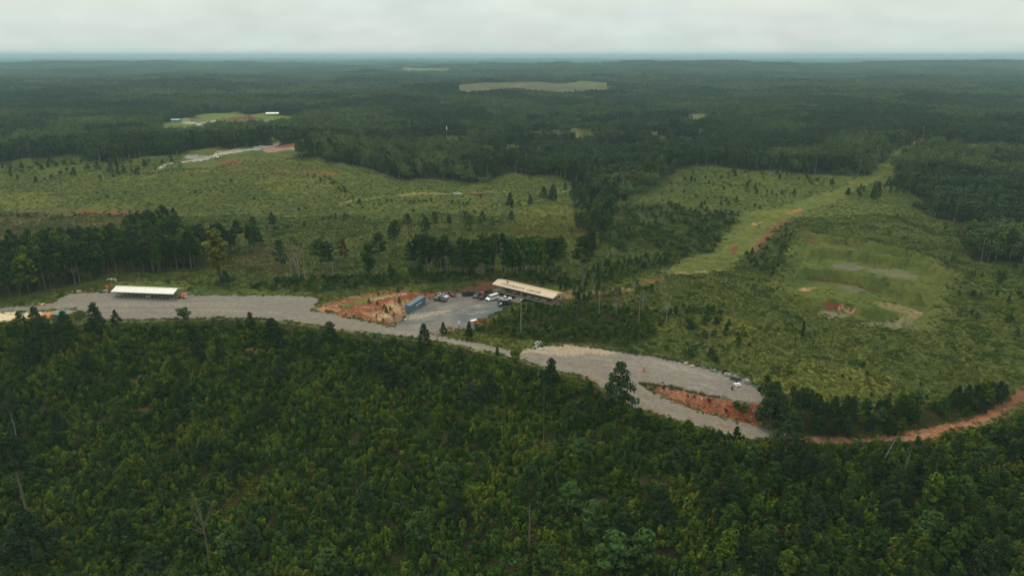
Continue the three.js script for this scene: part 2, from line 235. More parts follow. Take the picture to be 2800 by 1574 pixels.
// stands of dry brown weeds and of yellow-green grass
const dryStands = [[[0, 592], [200, 590], [360, 600], [370, 640], [180, 632], [0, 655]], [[640, 712], [720, 668], [800, 690], [820, 730], [720, 752]], [[1580, 830], [1700, 800], [1760, 850], [1700, 900], [1600, 880]]].map((q) => outline(G(q), 4, 3));
const yellowStands = [[[-60, 540], [120, 528], [160, 560], [60, 572], [-60, 578]], [[2060, 1035], [2250, 1000], [2460, 1030], [2340, 1085], [2200, 1090], [2120, 1062]], [[1390, 600], [1540, 560], [1640, 600], [1620, 660], [1500, 690], [1400, 650]], [[700, 500], [860, 490], [900, 520], [760, 530]], [[1880, 900], [2000, 860], [2080, 900], [1980, 940]]].map((q) => outline(G(q), 4, 3));
// --- the painted ground: colours only
const C = { grass: '#545a2c', grassY: '#86804a', soil: '#37321e', clay: '#7b4f3a', clayD: '#683e2d', cream: '#d3bb93', gravel: '#7f776d', gravelD: '#726a60', asphalt: '#64625e', mown: '#7a8048', wood: '#35381f', tan: '#b9a487', brownGrass: '#77683f' };
const pr = mulberry(99);
function scatterIn(poly, n, f) { const b = boundsOf(poly); let k = 0, tries = 0; while (k < n && tries++ < n * 30) { const x = R(b[0], b[1], pr), z = R(b[2], b[3], pr); if (inside(poly, x, z)) { f(x, z); k++; } } }
function paintAll(p, near) {
  p.poly(bigWood, C.wood).poly(leftWood, '#3b3d22');
  for (const q of dryStands) p.poly(q, '#5c5430', 0.6);
  for (const q of yellowStands) p.poly(q, '#6a6a30', 0.6);
  p.poly(scrubWood, '#54582f');
  p.poly(clearings[0], '#656f36').poly(clearings[1], '#565b30').poly(clearings[2], '#5a573a').poly(clearings[3], '#6b7040');
  for (const [sx, sy, w, h, col] of [[1060, 207, 70, 3, '#5d6a34'], [150, 172, 50, 3, '#6a6f3a'], [640, 206, 60, 2.5, '#4f5a2e'], [1500, 205, 80, 2.5, '#56602f'], [930, 236, 90, 3, '#5c6434'], [1950, 178, 60, 2, '#4e5a2d'], [2150, 190, 70, 2.5, '#52602e'], [360, 240, 80, 3, '#4d5a2c']]) p.poly(G([[sx - w, sy], [sx - w * 0.3, sy - h], [sx + w * 0.6, sy - h * 0.8], [sx + w, sy + 1], [sx + w * 0.4, sy + h, 4], [sx - w * 0.5, sy + h, 4]]), col);
  for (const k of [4, 5, 6, 7]) p.poly(clearings[k], '#5f5f38');
  p.poly(G([[1560, 226], [1690, 226], [1685, 232], [1590, 240], [1540, 232]]), '#5c6636');
  p.poly(corridor, '#5f6431').poly(rangeFloor, '#555d2d').poly(lawn, '#515b2a').poly(behindLot, '#595d2c');
  p.poly(foreground, C.soil).poly(frontPines, '#302c1a').poly(pineThicket, '#3c3a20').poly(thicket, '#38391c');
  p.poly(hedgeA, '#454a26').poly(hedgeB, '#454a26').poly(hedgeC, '#4b5029');
  // red earth, tracks and yards
  p.line(G([[636, 463], [734, 467], [830, 468], [925, 472]]), 5, C.clay, 0.8).line(G([[59, 577], [150, 577], [245, 578]]), 2.5, C.clay, 0.7).line(G([[225, 578], [300, 580], [378, 583]]), 5, C.clay).line(G([[378, 583], [440, 580], [524, 578]]), 2.5, C.clay, 0.6);
  p.line(G([[930, 557], [1010, 545], [1100, 533], [1250, 529], [1400, 526], [1560, 520]]), 4, '#8a8850', 0.7);
  p.poly(G([[595, 438], [640, 437], [665, 442], [652, 451], [627, 449]]), C.clay, 0.8).poly(G([[636, 319], [650, 319], [711, 321], [700, 326], [611, 328]]), C.clayD, 0.9);
  p.poly(G([cf(360, 885), cf(420, 822), cf(760, 826), cf(870, 832), cf(560, 905)]), '#8d857a').poly(G([cf(900, 742), cf(1200, 728), cf(1480, 726), cf(900, 802)]), '#8d857a');
  p.line(G([cf(0, 1020), cf(400, 925), cf(900, 822), cf(1250, 770), cf(1600, 722), cf(1870, 662), cf(1960, 622)]), 7, '#a29b90');
  p.poly(G([cf(1720, 690), cf(1880, 672), cf(2150, 655), cf(2350, 622), cf(2550, 620), cf(2500, 745), cf(2100, 735), cf(1720, 770)]), '#957a68').poly(G([cf(1870, 672), cf(2350, 620), cf(2560, 620), cf(2550, 660), cf(1900, 700)]), C.clay);
  p.poly(G([cf(340, 245), cf(540, 240), cf(600, 290), cf(520, 305), cf(360, 275)]), '#9a948a').line(G([cf(650, 370), cf(640, 310), cf(700, 280), cf(1020, 228)]), 9, '#a29b90').line(G([cf(420, 262), cf(560, 285), cf(640, 300)]), 9, '#a29b90').poly(G([cf(470, 195), cf(640, 190), cf(680, 215), cf(500, 220)]), C.clayD, 0.8);
  p.line(G([[1290, 246], [1420, 236], [1435, 228]]), 9, '#b3937a', 0.5);
  p.poly(G([cm(1980, 840), cm(2040, 800), cm(2065, 830), cm(2020, 862)]), '#7c4030').line(G([cm(2200, 860), cm(2290, 790), cm(2340, 700)]), 3.5, C.clay, 0.9).line(G([cm(2370, 675), cm(2440, 610), cm(2534, 540)]), 5, C.clay, 0.75).poly(G([cm(2180, 580), cm(2290, 560), cm(2240, 600)]), '#b98a63', 0.8).poly(G([cm(2180, 720), cm(2230, 710), cm(2210, 755)]), C.clay, 0.6).poly(G([cm(1990, 660), cm(2100, 640), cm(2010, 675)]), C.clay, 0.4);
  p.line(G([c5(750, 520), c5(830, 490)]), 4, '#a8704c', 0.8);
  p.poly(G([[2500, 384], [2520, 378], [2546, 386], [2530, 396], [2496, 394]]), '#b06a48');
  if (!near) return;
  // range floor: bare shale and clay between the berms
  p.poly(G([c5(1080, 920), c5(1200, 905), c5(1330, 950), c5(1260, 975), c5(1100, 960)]), '#6f6a62', 0.7).poly(G([c5(1330, 960), c5(1580, 950), c5(1750, 1010), c5(1740, 1060), c5(1560, 1020), c5(1400, 990)]), '#716b61', 0.6).poly(G([c5(1080, 1080), c5(1260, 1090), c5(1400, 1150), c5(1200, 1140)]), '#6d675c', 0.6).poly(G([c5(960, 1260), c5(1060, 1290), c5(1240, 1320), c5(1040, 1345)]), '#7d7264', 0.8).poly(G([c5(1400, 1210), c5(1600, 1230), c5(1800, 1310), c5(1660, 1320)]), '#8a7458', 0.7).poly(G([c5(1150, 1380), c5(1500, 1370), c5(1880, 1440), c5(1700, 1440)]), '#80765f', 0.7);
  p.line(G([c5(900, 735), c5(960, 755), c5(1090, 770)]), 3, C.clay, 0.8).line(G([c5(930, 1030), c5(1150, 1060), c5(1460, 1105)]), 0.6, C.clayD, 0.9).line(G([c5(1020, 1240), c5(1100, 1258), c5(1250, 1290)]), 1.3, '#7d4433', 0.95).line(G([c5(1140, 1265), c5(1250, 1290)]), 0.9, '#a5856c', 0.8).poly(G([c5(800, 1125), c5(850, 1105), c5(960, 1100), c5(880, 1135)]), '#b98a68', 0.8).blot(...G2(...c5(1745, 1297)), 1.2, '#b08a72');
  // behind the parking
  p.line(G([[1278, 797], [1320, 788], [1350, 780]]), 6, C.clay, 0.85).line(G([[1350, 806], [1390, 800], [1420, 800]]), 6, '#b98d62', 0.8).line(G([[1530, 806], [1580, 806], [1640, 800], [1720, 790]]), 4.5, '#8d7354', 0.8).line(G([cm(1100, 1170), cm(1200, 1150), cm(1325, 1135)]), 3, C.clay, 0.8).poly(G([cm(215, 1160), cm(300, 1125), cm(360, 1140), cm(280, 1170)]), '#a8452e', 0.85).line(G([[1850, 745], [1960, 738]]), 5, '#8f8156', 0.6);
  p.poly(G([[-100, 853], [90, 852], [150, 850], [130, 862], [70, 872], [-100, 885]]), '#d6c29f').poly(G([[130, 850], [190, 845], [215, 852], [180, 862], [60, 880], [75, 870]]), '#c0814f', 0.9).poly(G([c1(180, 385), c1(300, 365), c1(410, 362), c1(400, 378)]), '#d8b483').poly(G([c1(430, 350), c1(520, 300), c1(640, 330), c1(560, 355)]), '#a08360', 0.8);
  // the red wedge between the yards
  p.poly(clayWedge, C.clay);
  scatterIn(clayWedge, 420, (x, z) => p.blot(x, z, R(0.15, 0.9, pr), pr() < 0.45 ? C.clayD : pr() < 0.5 ? '#a97a50' : '#9c5c36', 0.5, R(1, 2.5, pr), R(0, 3, pr)));
  p.poly(G([ck(650, 400), ck(800, 370), ck(930, 390), ck(900, 470), ck(750, 450)]), '#6b7038').poly(G([ck(900, 330), ck(1150, 250), ck(1500, 215), ck(1900, 175), ck(2250, 140), ck(2060, 175), ck(1600, 260), ck(1250, 330), ck(1080, 380)]), '#6b7038').line(G([ck(300, 400), ck(700, 280), ck(1100, 200)]), 1.5, '#6d6b3a', 0.5);
  p.line(G([ck(1300, 300), ck(1500, 270), ck(1720, 225), ck(2060, 185)]), 0.9, '#b9a58c', 0.9);
  p.line(G([ck(1200, 400), ck(1500, 370), ck(1800, 310), ck(2200, 220)]), 2.2, '#83452f', 0.9);
  const rill = (a, b, n, cols) => { for (let i = 0; i < n; i++) { const t = pr(), s = [lerp(a[0][0], a[1][0], t), lerp(a[0][1], a[1][1], t)], e = [lerp(b[0][0], b[1][0], t) + R(-1, 1, pr), lerp(b[0][1], b[1][1], t) + R(-0.6, 0.6, pr)], u = R(0, 0.6, pr), v = R(u + 0.15, 1, pr); p.line([[lerp(s[0], e[0], u), lerp(s[1], e[1], u)], [lerp(s[0], e[0], v), lerp(s[1], e[1], v)]], R(0.12, 0.4, pr), cols[Math.floor(pr() * cols.length)], R(0.5, 0.95, pr)); } };
  rill([G2(...ck(1450, 360)), G2(...ck(2250, 260))], [G2(...ck(1750, 640)), G2(...ck(2010, 560))], 170, ['#b8a07a', '#bfae8c', '#744028', '#a67a50', '#ad9470']);
  rill([G2(...ck(1150, 560)), G2(...ck(1750, 560))], [G2(...ck(1500, 740)), G2(...ck(1900, 700))], 90, ['#b49a76', '#7f4c34', '#9c7050', '#bfae8c']);
  p.poly(G([ck(1200, 580), ck(1400, 620), ck(1600, 690), ck(1800, 700), ck(1750, 770), ck(1500, 700), ck(1250, 640)]), '#a98f6c', 0.6);
  scatterIn(G([ck(120, 510), ck(300, 420), ck(600, 400), ck(700, 520), ck(450, 560)]), 260, (x, z) => p.blot(x, z, R(0.1, 0.3, pr), '#b08c66', 0.8));
  // gravel
  for (const k of ['leftLot', 'road', 'rightLot', 'lowerRoad']) p.poly(surf[k].poly, C.gravel);
  p.poly(surf.dirtTrack.poly, '#75523f').poly(surf.parking.poly, C.asphalt);
  for (const k of ['leftLot', 'rightLot']) scatterIn(surf[k].poly, 160, (x, z) => p.blot(x, z, R(0.6, 3.5, pr), pr() < 0.5 ? '#867d72' : '#776e63', 0.16, R(1.5, 4, pr), R(-0.2, 0.35, pr)));
  const along = (a, n, cols, al, w) => { for (let i = 0; i < n; i++) { const o = R(-1, 1, pr), s = Math.floor(R(0, a.length * 0.6, pr)), L = Math.floor(R(a.length * 0.15, a.length * 0.4, pr)); p.line(a.slice(s, s + L).map(([x, z]) => [x + o * w * 0.2, z + o * w]), R(0.4, 1.8, pr), cols[i % cols.length], al); } };
  along(openLine(G([[-100, 846], [100, 842], [300, 838], [500, 838], [700, 842], [860, 864], [980, 888], [1100, 905]]), 2), 46, [C.gravelD, '#766d63', '#a79d90'], 0.2, 5);
  along(openLine(G([[980, 888], [1100, 906], [1214, 928], [1347, 956], [1440, 975], [1600, 1005], [1680, 1045], [1760, 1085], [1860, 1130], [1960, 1160], [2100, 1190]]), 2), 34, [C.gravelD, '#786f65', '#a59b8e'], 0.2, 2.2);
  along(openLine(G([[1500, 960], [1600, 975], [1720, 990], [1850, 1015], [1960, 1045], [2040, 1070]]), 2), 26, ['#a0968a', C.gravelD, '#aaa093'], 0.18, 7);
  p.line(openLine(G([cb(1060, 640), cb(1200, 620), cb(1290, 560), cb(1300, 500)]), 1), 0.35, C.gravelD, 0.7).line(openLine(G([cb(930, 640), cb(1150, 680), cb(1320, 600)]), 1), 0.3, '#a9a093', 0.7);
  p.poly(G([c4(60, 300), c4(200, 280), c4(400, 262), c4(600, 280), c4(800, 315), c4(830, 335), c4(740, 345), c4(600, 330), c4(420, 350), c4(300, 335), c4(90, 328)]), '#a09078').poly(G([c4(160, 318), c4(300, 335), c4(420, 352), c4(560, 335), c4(500, 365), c4(300, 352)]), '#9c8b73', 0.6);
  scatterIn(surf.road.poly, 60, (x, z) => p.blot(x, z, R(0.3, 1.2, pr), '#83705e', 0.25, 3, 0.3));
  scatterIn(surf.lowerRoad.poly, 60, (x, z) => p.blot(x, z, R(0.3, 1.1, pr), '#86694f', 0.25, 3, 0.5));
  // parking: dark shale with pale washed-out limestone
  scatterIn(surf.parking.poly, 220, (x, z) => p.blot(x, z, R(0.4, 2.6, pr), pr() < 0.5 ? '#6a6763' : '#827e77', 0.35, R(1.5, 4, pr), R(-0.75, -0.2, pr)));
  p.poly(G([c3(60, 640), c3(230, 560), c3(380, 570), c3(560, 520), c3(760, 500), c3(830, 492), c3(700, 545), c3(520, 580), c3(330, 620), c3(150, 650)]), '#958a76', 0.7);
  const chips = (poly, n, cols) => scatterIn(poly, n, (x, z) => { const a = R(-0.9, -0.3, pr), l = R(0.1, 0.7, pr); p.line([[x, z], [x + l * Math.cos(a), z + l * Math.sin(a)]], R(0.1, 0.28, pr), cols[Math.floor(pr() * cols.length)], 0.85); });
  chips(G([c3(60, 650), c3(230, 560), c3(840, 480), c3(700, 560), c3(300, 640)]), 300, ['#b5a78f', '#c2b69f', '#968b79']);
  chips(G([c3(840, 520), c3(1050, 440), c3(1290, 420), c3(1310, 450), c3(1050, 500), c3(880, 560)]), 190, ['#aba08c', '#9c927f']);
  p.poly(G([c3(1150, 635), c3(1250, 615), c3(1330, 620), c3(1345, 690), c3(1240, 720), c3(1150, 700)]), '#84492f').poly(G([c3(600, 765), c3(950, 770), c3(1050, 790), c3(700, 815)]), '#a5714f', 0.8);
  // red bank under the right-hand yard
  p.poly(clayBank, '#6c4333');
  scatterIn(clayBank, 260, (x, z) => p.blot(x, z, R(0.15, 0.8, pr), ['#7a3824', '#95603f', '#7d6049', '#8a3e28'][Math.floor(pr() * 4)], 0.55, R(1, 2, pr), R(0, 3, pr)));
  rill([G2(1900, 1078), G2(2090, 1118)], [G2(1900, 1110), G2(2100, 1165)], 80, ['#7a3824', '#96603f', '#8a4028', '#a57856']);
  scatterIn(G([[1752, 1044], [1850, 1064], [1930, 1085], [1880, 1105], [1800, 1072]]), 160, (x, z) => p.blot(x, z, R(0.08, 0.25, pr), '#a99581', 0.8));
  along(openLine(G([[2230, 1205], [2400, 1206], [2560, 1180], [2700, 1140], [2800, 1080]]), 2), 26, ['#8f563d', '#b98a6c', '#7d6a50', '#b0704f'], 0.45, 1.8);
  // worn spots in the hillside below the road
  for (const [sx, sy, r, col] of [[690, 960, 2.2, '#7a6038'], [680, 1000, 1.6, '#7a5a35'], [660, 1050, 1.5, '#6e4a30'], [390, 1040, 2.5, '#6b5a34'], [350, 1060, 2, '#6b5a34'], [400, 1120, 1.2, '#5a4630'], [990, 1235, 1.5, '#5a4028'], [830, 1390, 1.6, '#6e4a30'], [2110, 1435, 1.4, '#553824'], [840, 1280, 1.3, '#6e4a2e']]) p.blot(...G2(sx, sy), r, col, 0.9, 2, 0.4);
}
function toTexture(p, warp, grain) {
  p.read(); const { nx, ny, px } = p, out = new Uint8Array(nx * ny * 4), mx = p.w / nx, mz = p.h / ny;
  for (let j = 0; j < ny; j++) for (let i = 0; i < nx; i++) {
    const x = p.x0 + (i + 0.5) * mx, z = p.z0 + (j + 0.5) * mz;
    const a = noise2(x / (warp * 5), z / (warp * 5)), b = noiseB(x / (warp * 1.6), z / (warp * 1.6));
    const si = Math.min(nx - 1, Math.max(0, Math.round(i + (a * warp + b * warp * 0.5) / mx))), sj = Math.min(ny - 1, Math.max(0, Math.round(j + (b * warp - a * warp * 0.5) / mz)));
    const s = (sj * nx + si) * 4; let r = px[s], g = px[s + 1], u = px[s + 2];
    const fine = (((i * 7919 + j * 104729 + i * j * 31) ^ (i * 2654435761)) >>> 0) % 1000 / 1000 - 0.5;
    let m = 0.985 + grain * (0.55 * fine + 0.5 * noiseB(x / (mx * 5), z / (mx * 5)) + 0.35 * a);
    if (g >= r * 0.95) { const y = noise2(x / 34 + 9, z / 34), q = noiseB(x / 11, z / 11); r *= 1 + 0.09 * y + 0.03 * q; g *= 1 + 0.04 * y + 0.02 * q; m *= 1 + 0.05 * q + 0.06 * noise2(x / 120, z / 120 + 7); }
    const o = (j * nx + i) * 4; out[o] = Math.max(0, Math.min(255, r * m)); out[o + 1] = Math.max(0, Math.min(255, g * m)); out[o + 2] = Math.max(0, Math.min(255, u * m)); out[o + 3] = 255;
  }
  const t = new THREE.DataTexture(out, nx, ny); t.colorSpace = THREE.SRGBColorSpace; t.magFilter = t.minFilter = THREE.LinearFilter;
  t.repeat.set(1 / p.w, 1 / p.h); t.offset.set(-p.x0 / p.w, -p.z0 / p.h); t.needsUpdate = true; return t;
}
const nearPlan = new Plan(-256, -424, 512, 336, 2048, 1344, C.grass), midPlan = new Plan(-1000, -1500, 2000, 1500, 2000, 1500, C.grass), farPlan = new Plan(-9000, -14400, 18000, 14400, 1500, 1200, C.wood);
paintAll(nearPlan, true); paintAll(midPlan, false); paintAll(farPlan, false);
const groundMats = [[nearPlan, 0.7, 0.13], [midPlan, 2.2, 0.12], [farPlan, 14, 0.12]].map(([p, w, g]) => new THREE.MeshPhysicalMaterial({ map: toTexture(p, w, g), roughness: 1, specularIntensity: 0.1, side: THREE.DoubleSide }));
{
  const pos = new Float32Array(NX * NZ * 3), uv = new Float32Array(NX * NZ * 2), lists = [[], [], []];
  for (let j = 0; j < NZ; j++) for (let i = 0; i < NX; i++) { const k = j * NX + i; pos.set([XS[i], HY[k], ZS[j]], k * 3); uv.set([XS[i], ZS[j]], k * 2); }
  for (let j = 0; j < NZ - 1; j++) for (let i = 0; i < NX - 1; i++) {
    const x = (XS[i] + XS[i + 1]) / 2, z = (ZS[j] + ZS[j + 1]) / 2, k = j * NX + i;
    const L = lists[Math.abs(x) < 254 && z > -422 && z < -90 ? 0 : Math.abs(x) < 990 && z > -1490 ? 1 : 2];
    L.push(k, k + NX, k + 1, k + 1, k + NX, k + NX + 1);
  }
  const g = new THREE.BufferGeometry(); g.setAttribute('position', new THREE.BufferAttribute(pos, 3)); g.setAttribute('uv', new THREE.BufferAttribute(uv, 2));
  g.setIndex(lists.flat()); let s = 0; lists.forEach((L, n) => { g.addGroup(s, L.length, n); s += L.length; }); g.computeVertexNormals();
  structure('ground', g, groundMats);
}
// sheets of gravel and earth laid on the ground, cut to their outlines cell by cell
function clip(poly, ax, az, bx, bz) { const out = [], f = ([x, z]) => (bx - ax) * (z - az) - (bz - az) * (x - ax); for (let i = 0; i < poly.length; i++) { const p = poly[i], q = poly[(i + 1) % poly.length], a = f(p), b = f(q); if (a >= 0) out.push(p); if ((a > 0 && b < 0) || (a < 0 && b > 0)) { const t = a / (a - b); out.push([p[0] + t * (q[0] - p[0]), p[1] + t * (q[1] - p[1])]); } } return out; }
function sheet(poly, lift) {
  const b = boundsOf(poly), pos = [], uv = [];
  const i0 = Math.max(0, cellOf(XS, b[0])), i1 = cellOf(XS, b[1]), j0 = cellOf(ZS, b[2]), j1 = cellOf(ZS, b[3]);
  for (let j = j0; j <= j1; j++) {
    let row = clip(clip(poly, -1e5, ZS[j], 1e5, ZS[j]), 1e5, ZS[j + 1], -1e5, ZS[j + 1]); if (row.length < 3) continue;
    for (let i = i0; i <= i1; i++) {
      const x0 = XS[i], x1 = XS[i + 1], z0 = ZS[j], z1 = ZS[j + 1];
      const cell = clip(clip(row, x1, z0, x1, z1), x0, z1, x0, z0); if (cell.length < 3) continue;
      for (const side of [0, 1]) {
        const q = side ? clip(cell, x0, z1, x1, z0) : clip(cell, x1, z0, x0, z1); if (q.length < 3) continue;
        for (const t of THREE.ShapeUtils.triangulateShape(q.map(([x, z]) => new THREE.Vector2(x, z)), [])) for (const n of [...t].reverse()) { const [x, z] = q[n]; pos.push(x, heightAt(Math.min(x, x1 - 1e-7), Math.min(z, z1 - 1e-7)) + lift, z); uv.push(x, z); }
      }
    }
  }
  const g = new THREE.BufferGeometry(); g.setAttribute('position', new THREE.Float32BufferAttribute(pos, 3)); g.setAttribute('uv', new THREE.Float32BufferAttribute(uv, 2)); g.computeVertexNormals(); return g;
}
structure('gravel_lot', sheet(surf.leftLot.poly, 0.03), groundMats[0]);
structure('gravel_road', sheet(surf.road.poly, 0.045), groundMats[0]);
structure('gravel_lot_001', sheet(surf.rightLot.poly, 0.03), groundMats[0]);
structure('gravel_road_001', sheet(surf.lowerRoad.poly, 0.06), groundMats[0]);
structure('parking_lot', sheet(surf.parking.poly, 0.055), groundMats[0]);
structure('dirt_track', sheet(surf.dirtTrack.poly, 0.03), groundMats[0]);

// ---------------------------------------------------------------- buildings and things
const fonts = new FontLoader(), serifBold = await fonts.loadAsync('fonts/droid/droid_serif_bold.typeface.json'), sansBold = await fonts.loadAsync('fonts/droid/droid_sans_bold.typeface.json');
const Mt = { creamRoof: mat(0.78, 0.73, 0.64, 0.45), tanRoof: mat(0.6, 0.46, 0.32, 0.5), tanTrim: mat(0.42, 0.33, 0.25, 0.7), post: mat(0.36, 0.35, 0.33, 0.8), deck: mat(0.2, 0.15, 0.11, 0.9), deckPale: mat(0.3, 0.24, 0.18, 0.9), ink: mat(0.055, 0.04, 0.035, 0.8), steel: mat(0.34, 0.36, 0.36, 0.5, { metalness: 0.4 }), grey: mat(0.3, 0.29, 0.27, 0.9), white: mat(0.82, 0.82, 0.8, 0.5), offWhite: mat(0.66, 0.64, 0.6, 0.7), black: mat(0.02, 0.02, 0.022, 0.6), rubber: mat(0.018, 0.018, 0.018, 0.9), rim: mat(0.35, 0.35, 0.36, 0.4, { metalness: 0.6 }), glass: mat(0.015, 0.02, 0.024, 0.12), lamp: mat(0.7, 0.72, 0.72, 0.2), tail: mat(0.55, 0.03, 0.03, 0.3), red: mat(0.62, 0.06, 0.06, 0.6), orange: mat(0.7, 0.18, 0.04, 0.6), flag: mat(0.75, 0.1, 0.06, 0.85), wood: mat(0.25, 0.19, 0.14, 0.95), woodGrey: mat(0.24, 0.215, 0.19, 0.95), log: mat(0.05, 0.042, 0.036, 0.95), logPale: mat(0.3, 0.27, 0.22, 0.95), green: mat(0.03, 0.1, 0.07, 0.8), blue: mat(0.05, 0.16, 0.28, 0.7), tarp: mat(0.09, 0.22, 0.25, 0.75), tarpRed: mat(0.68, 0.08, 0.1, 0.8), rock: mat(0.4, 0.34, 0.28, 0.95), rockPale: mat(0.5, 0.46, 0.4, 0.95), rockBrown: mat(0.36, 0.25, 0.18, 0.95), skin: mat(0.42, 0.27, 0.19, 0.7), cream: mat(0.7, 0.6, 0.45, 0.8) };
function parts(name, geos, m, parent) { for (const g of geos) part(name, g, m, parent); }
function picnic(parentOrPos, label, m, turn = 0, group) { // top, two benches, two leg frames
  const t = thing('picnic_table', label, 'picnic table', parentOrPos, turn, group);
  for (let k = 0; k < 5; k++) part('plank', box(1.9, 0.04, 0.145, 0, 0.74, -0.31 + k * 0.155), m, t);
  for (const s of [-1, 1]) { parts('bench', [box(1.9, 0.04, 0.14, 0, 0.44, s * 0.66), box(1.9, 0.04, 0.14, 0, 0.44, s * 0.81)], m, t); part('leg', [bar([s * 0.7, 0, -0.72], [s * 0.7, 0.72, -0.22], 0.04), bar([s * 0.7, 0, 0.72], [s * 0.7, 0.72, 0.22], 0.04), box(0.05, 0.09, 1.6, s * 0.7, 0.37, 0), box(0.05, 0.09, 0.7, s * 0.7, 0.69, 0)], m, t); }
  return t;
}
const at3 = (sx, sy) => onGround(sx, sy);
// --- roofed shelters: local x along the front eave, local -z to the back
function gableRoof(parent, L, D, eave, ridge, thick, m, over = 0) { // two ribbed slopes built sheet by sheet
  const n = Math.round(L / 1.0), w = L / n, sheets = [1, 0.96, 0.985, 0.93].map((t) => { const c = m.clone(); c.color.multiplyScalar(t); return c; });
  for (const s of [0, 1]) {
    const slope = new THREE.Group(); slope.name = 'roof_slope'; parent.add(slope);
    const z0 = s ? -D : 0, z1 = -D / 2, len = Math.hypot(D / 2, ridge - eave), ang = Math.atan2(ridge - eave, D / 2);
    for (let k = 0; k < n; k++) {
      const g = merge([box(w - 0.006, thick, len, 0, 0, 0), box(0.05, 0.035, len, -w / 2 + 0.04, thick / 2 + 0.015, 0), box(0.03, 0.02, len, 0, thick / 2 + 0.008, 0)]);
      g.rotateX(s ? -ang : ang); g.translate(w * (k + 0.5), (eave + ridge) / 2, (z0 + z1) / 2); part('roof_sheet', g, sheets[(k * 7 + s * 3) % 4], slope);
    }
  }
  part('ridge_cap', box(L, 0.05, 0.36, L / 2, ridge + 0.045, -D / 2), m, parent);
}
{ // white-roofed shelter
  const A = onPlane(...cw(212, 366), 2.6), y0 = heightAt(-146, -256), s = thing('open_shelter', 'long open shooting shelter with white gabled metal roof on thin posts', 'shelter', [A[0], y0, A[1]], -Math.atan2(0.113, 0.994));
  const L = 26.6, D = 7.2, E = 2.6, Rg = 3.75;
  gableRoof(s, L, D, E, Rg, 0.05, Mt.creamRoof);
  for (let k = 0; k <= 16; k++) part('post', cyl(0.055, 0.055, E, 6, 0.25 + k * 1.63, E / 2 - 0.05, -0.3), Mt.steel, s);
  for (let k = 0; k <= 8; k++) part('post', cyl(0.06, 0.06, E, 6, 0.3 + k * 3.25, E / 2 - 0.05, -D + 0.3), Mt.steel, s);
  for (let k = 0; k <= 8; k++) part('truss', [bar([0.3 + k * 3.25, E - 0.05, -0.3], [0.3 + k * 3.25, E - 0.05, -D + 0.3], 0.05), bar([0.3 + k * 3.25, E - 0.05, -0.3], [0.3 + k * 3.25, Rg - 0.1, -D / 2], 0.04), bar([0.3 + k * 3.25, E - 0.05, -D + 0.3], [0.3 + k * 3.25, Rg - 0.1, -D / 2], 0.04), bar([0.3 + k * 3.25, E, -D / 2], [0.3 + k * 3.25, Rg - 0.1, -D / 2], 0.04)], Mt.steel, s);
  for (const z of [-0.05, -D + 0.05]) part('eave_beam', box(L, 0.16, 0.06, L / 2, E - 0.1, z), Mt.offWhite, s);
  part('floor_slab', box(L - 0.4, 0.12, D - 0.4, L / 2, 0.06, -D / 2), mat(0.15, 0.14, 0.12, 0.95), s);  // slab colour darkened to carry the shade under the roof
  shade(s);
  const loc = (x, z, y = 0.12) => { const a = s.rotation.y; return [A[0] + x * Math.cos(a) + z * Math.sin(a), y0 + y, A[1] - x * Math.sin(a) + z * Math.cos(a)]; };
  picnic(loc(6.0, -1.6), 'grey picnic table near the left end under the white-roofed shelter', Mt.woodGrey, s.rotation.y);
  picnic(loc(14.8, -1.4), 'pale picnic table in the middle under the white-roofed shelter', Mt.offWhite, s.rotation.y);
  picnic(loc(20.6, -1.8), 'grey picnic table at the right end under the white-roofed shelter', Mt.woodGrey, s.rotation.y);
  const barrel = (p, label, m, r = 0.3, h = 0.9) => { const b = thing('trash_barrel', label, 'barrel', p); part('body', new THREE.LatheGeometry([[0, 0], [r * 0.95, 0], [r, 0.06], [r, h * 0.33], [r * 1.05, h * 0.36], [r, h * 0.4], [r, h * 0.66], [r * 1.05, h * 0.7], [r, h * 0.74], [r, h], [r * 0.9, h], [r * 0.9, 0.15], [0, 0.15]].map(([x, y]) => new THREE.Vector2(x, y)), 14), m, b); part('liner', cyl(r * 0.88, r * 0.88, 0.02, 12, 0, h - 0.12, 0), Mt.black, b); return b; };
  barrel(loc(1.4, -1.0, 0.12), 'blue barrel at the left end of the white-roofed shelter', Mt.blue);
  barrel(loc(12.3, -1.2, 0.12), 'dark green barrel in the middle of the white-roofed shelter', Mt.green);
  globalThis.makeBarrel = barrel;
  { // wheel frame (target cart)
    const w = thing('wheeled_cart', 'large thin-wheeled cart under the right end of the white-roofed shelter', 'cart', loc(23.2, -0.9), s.rotation.y);
    for (const d of [-0.45, 0.45]) { const wh = part('wheel', new THREE.TorusGeometry(0.62, 0.05, 6, 20).translate(0, 0.67, d), Mt.rubber, w); for (let k = 0; k < 6; k++) part('spoke', bar([0, 0.67, d], [0.6 * Math.cos(k * 1.047), 0.67 + 0.6 * Math.sin(k * 1.047), d], 0.015, 0.015, 4), Mt.steel, wh); }
    part('bed', box(1.5, 0.08, 0.7, -0.4, 0.75, 0), Mt.woodGrey, w); part('shaft', bar([0.2, 0.75, 0], [-2.2, 0.25, 0], 0.04), Mt.steel, w);
  }
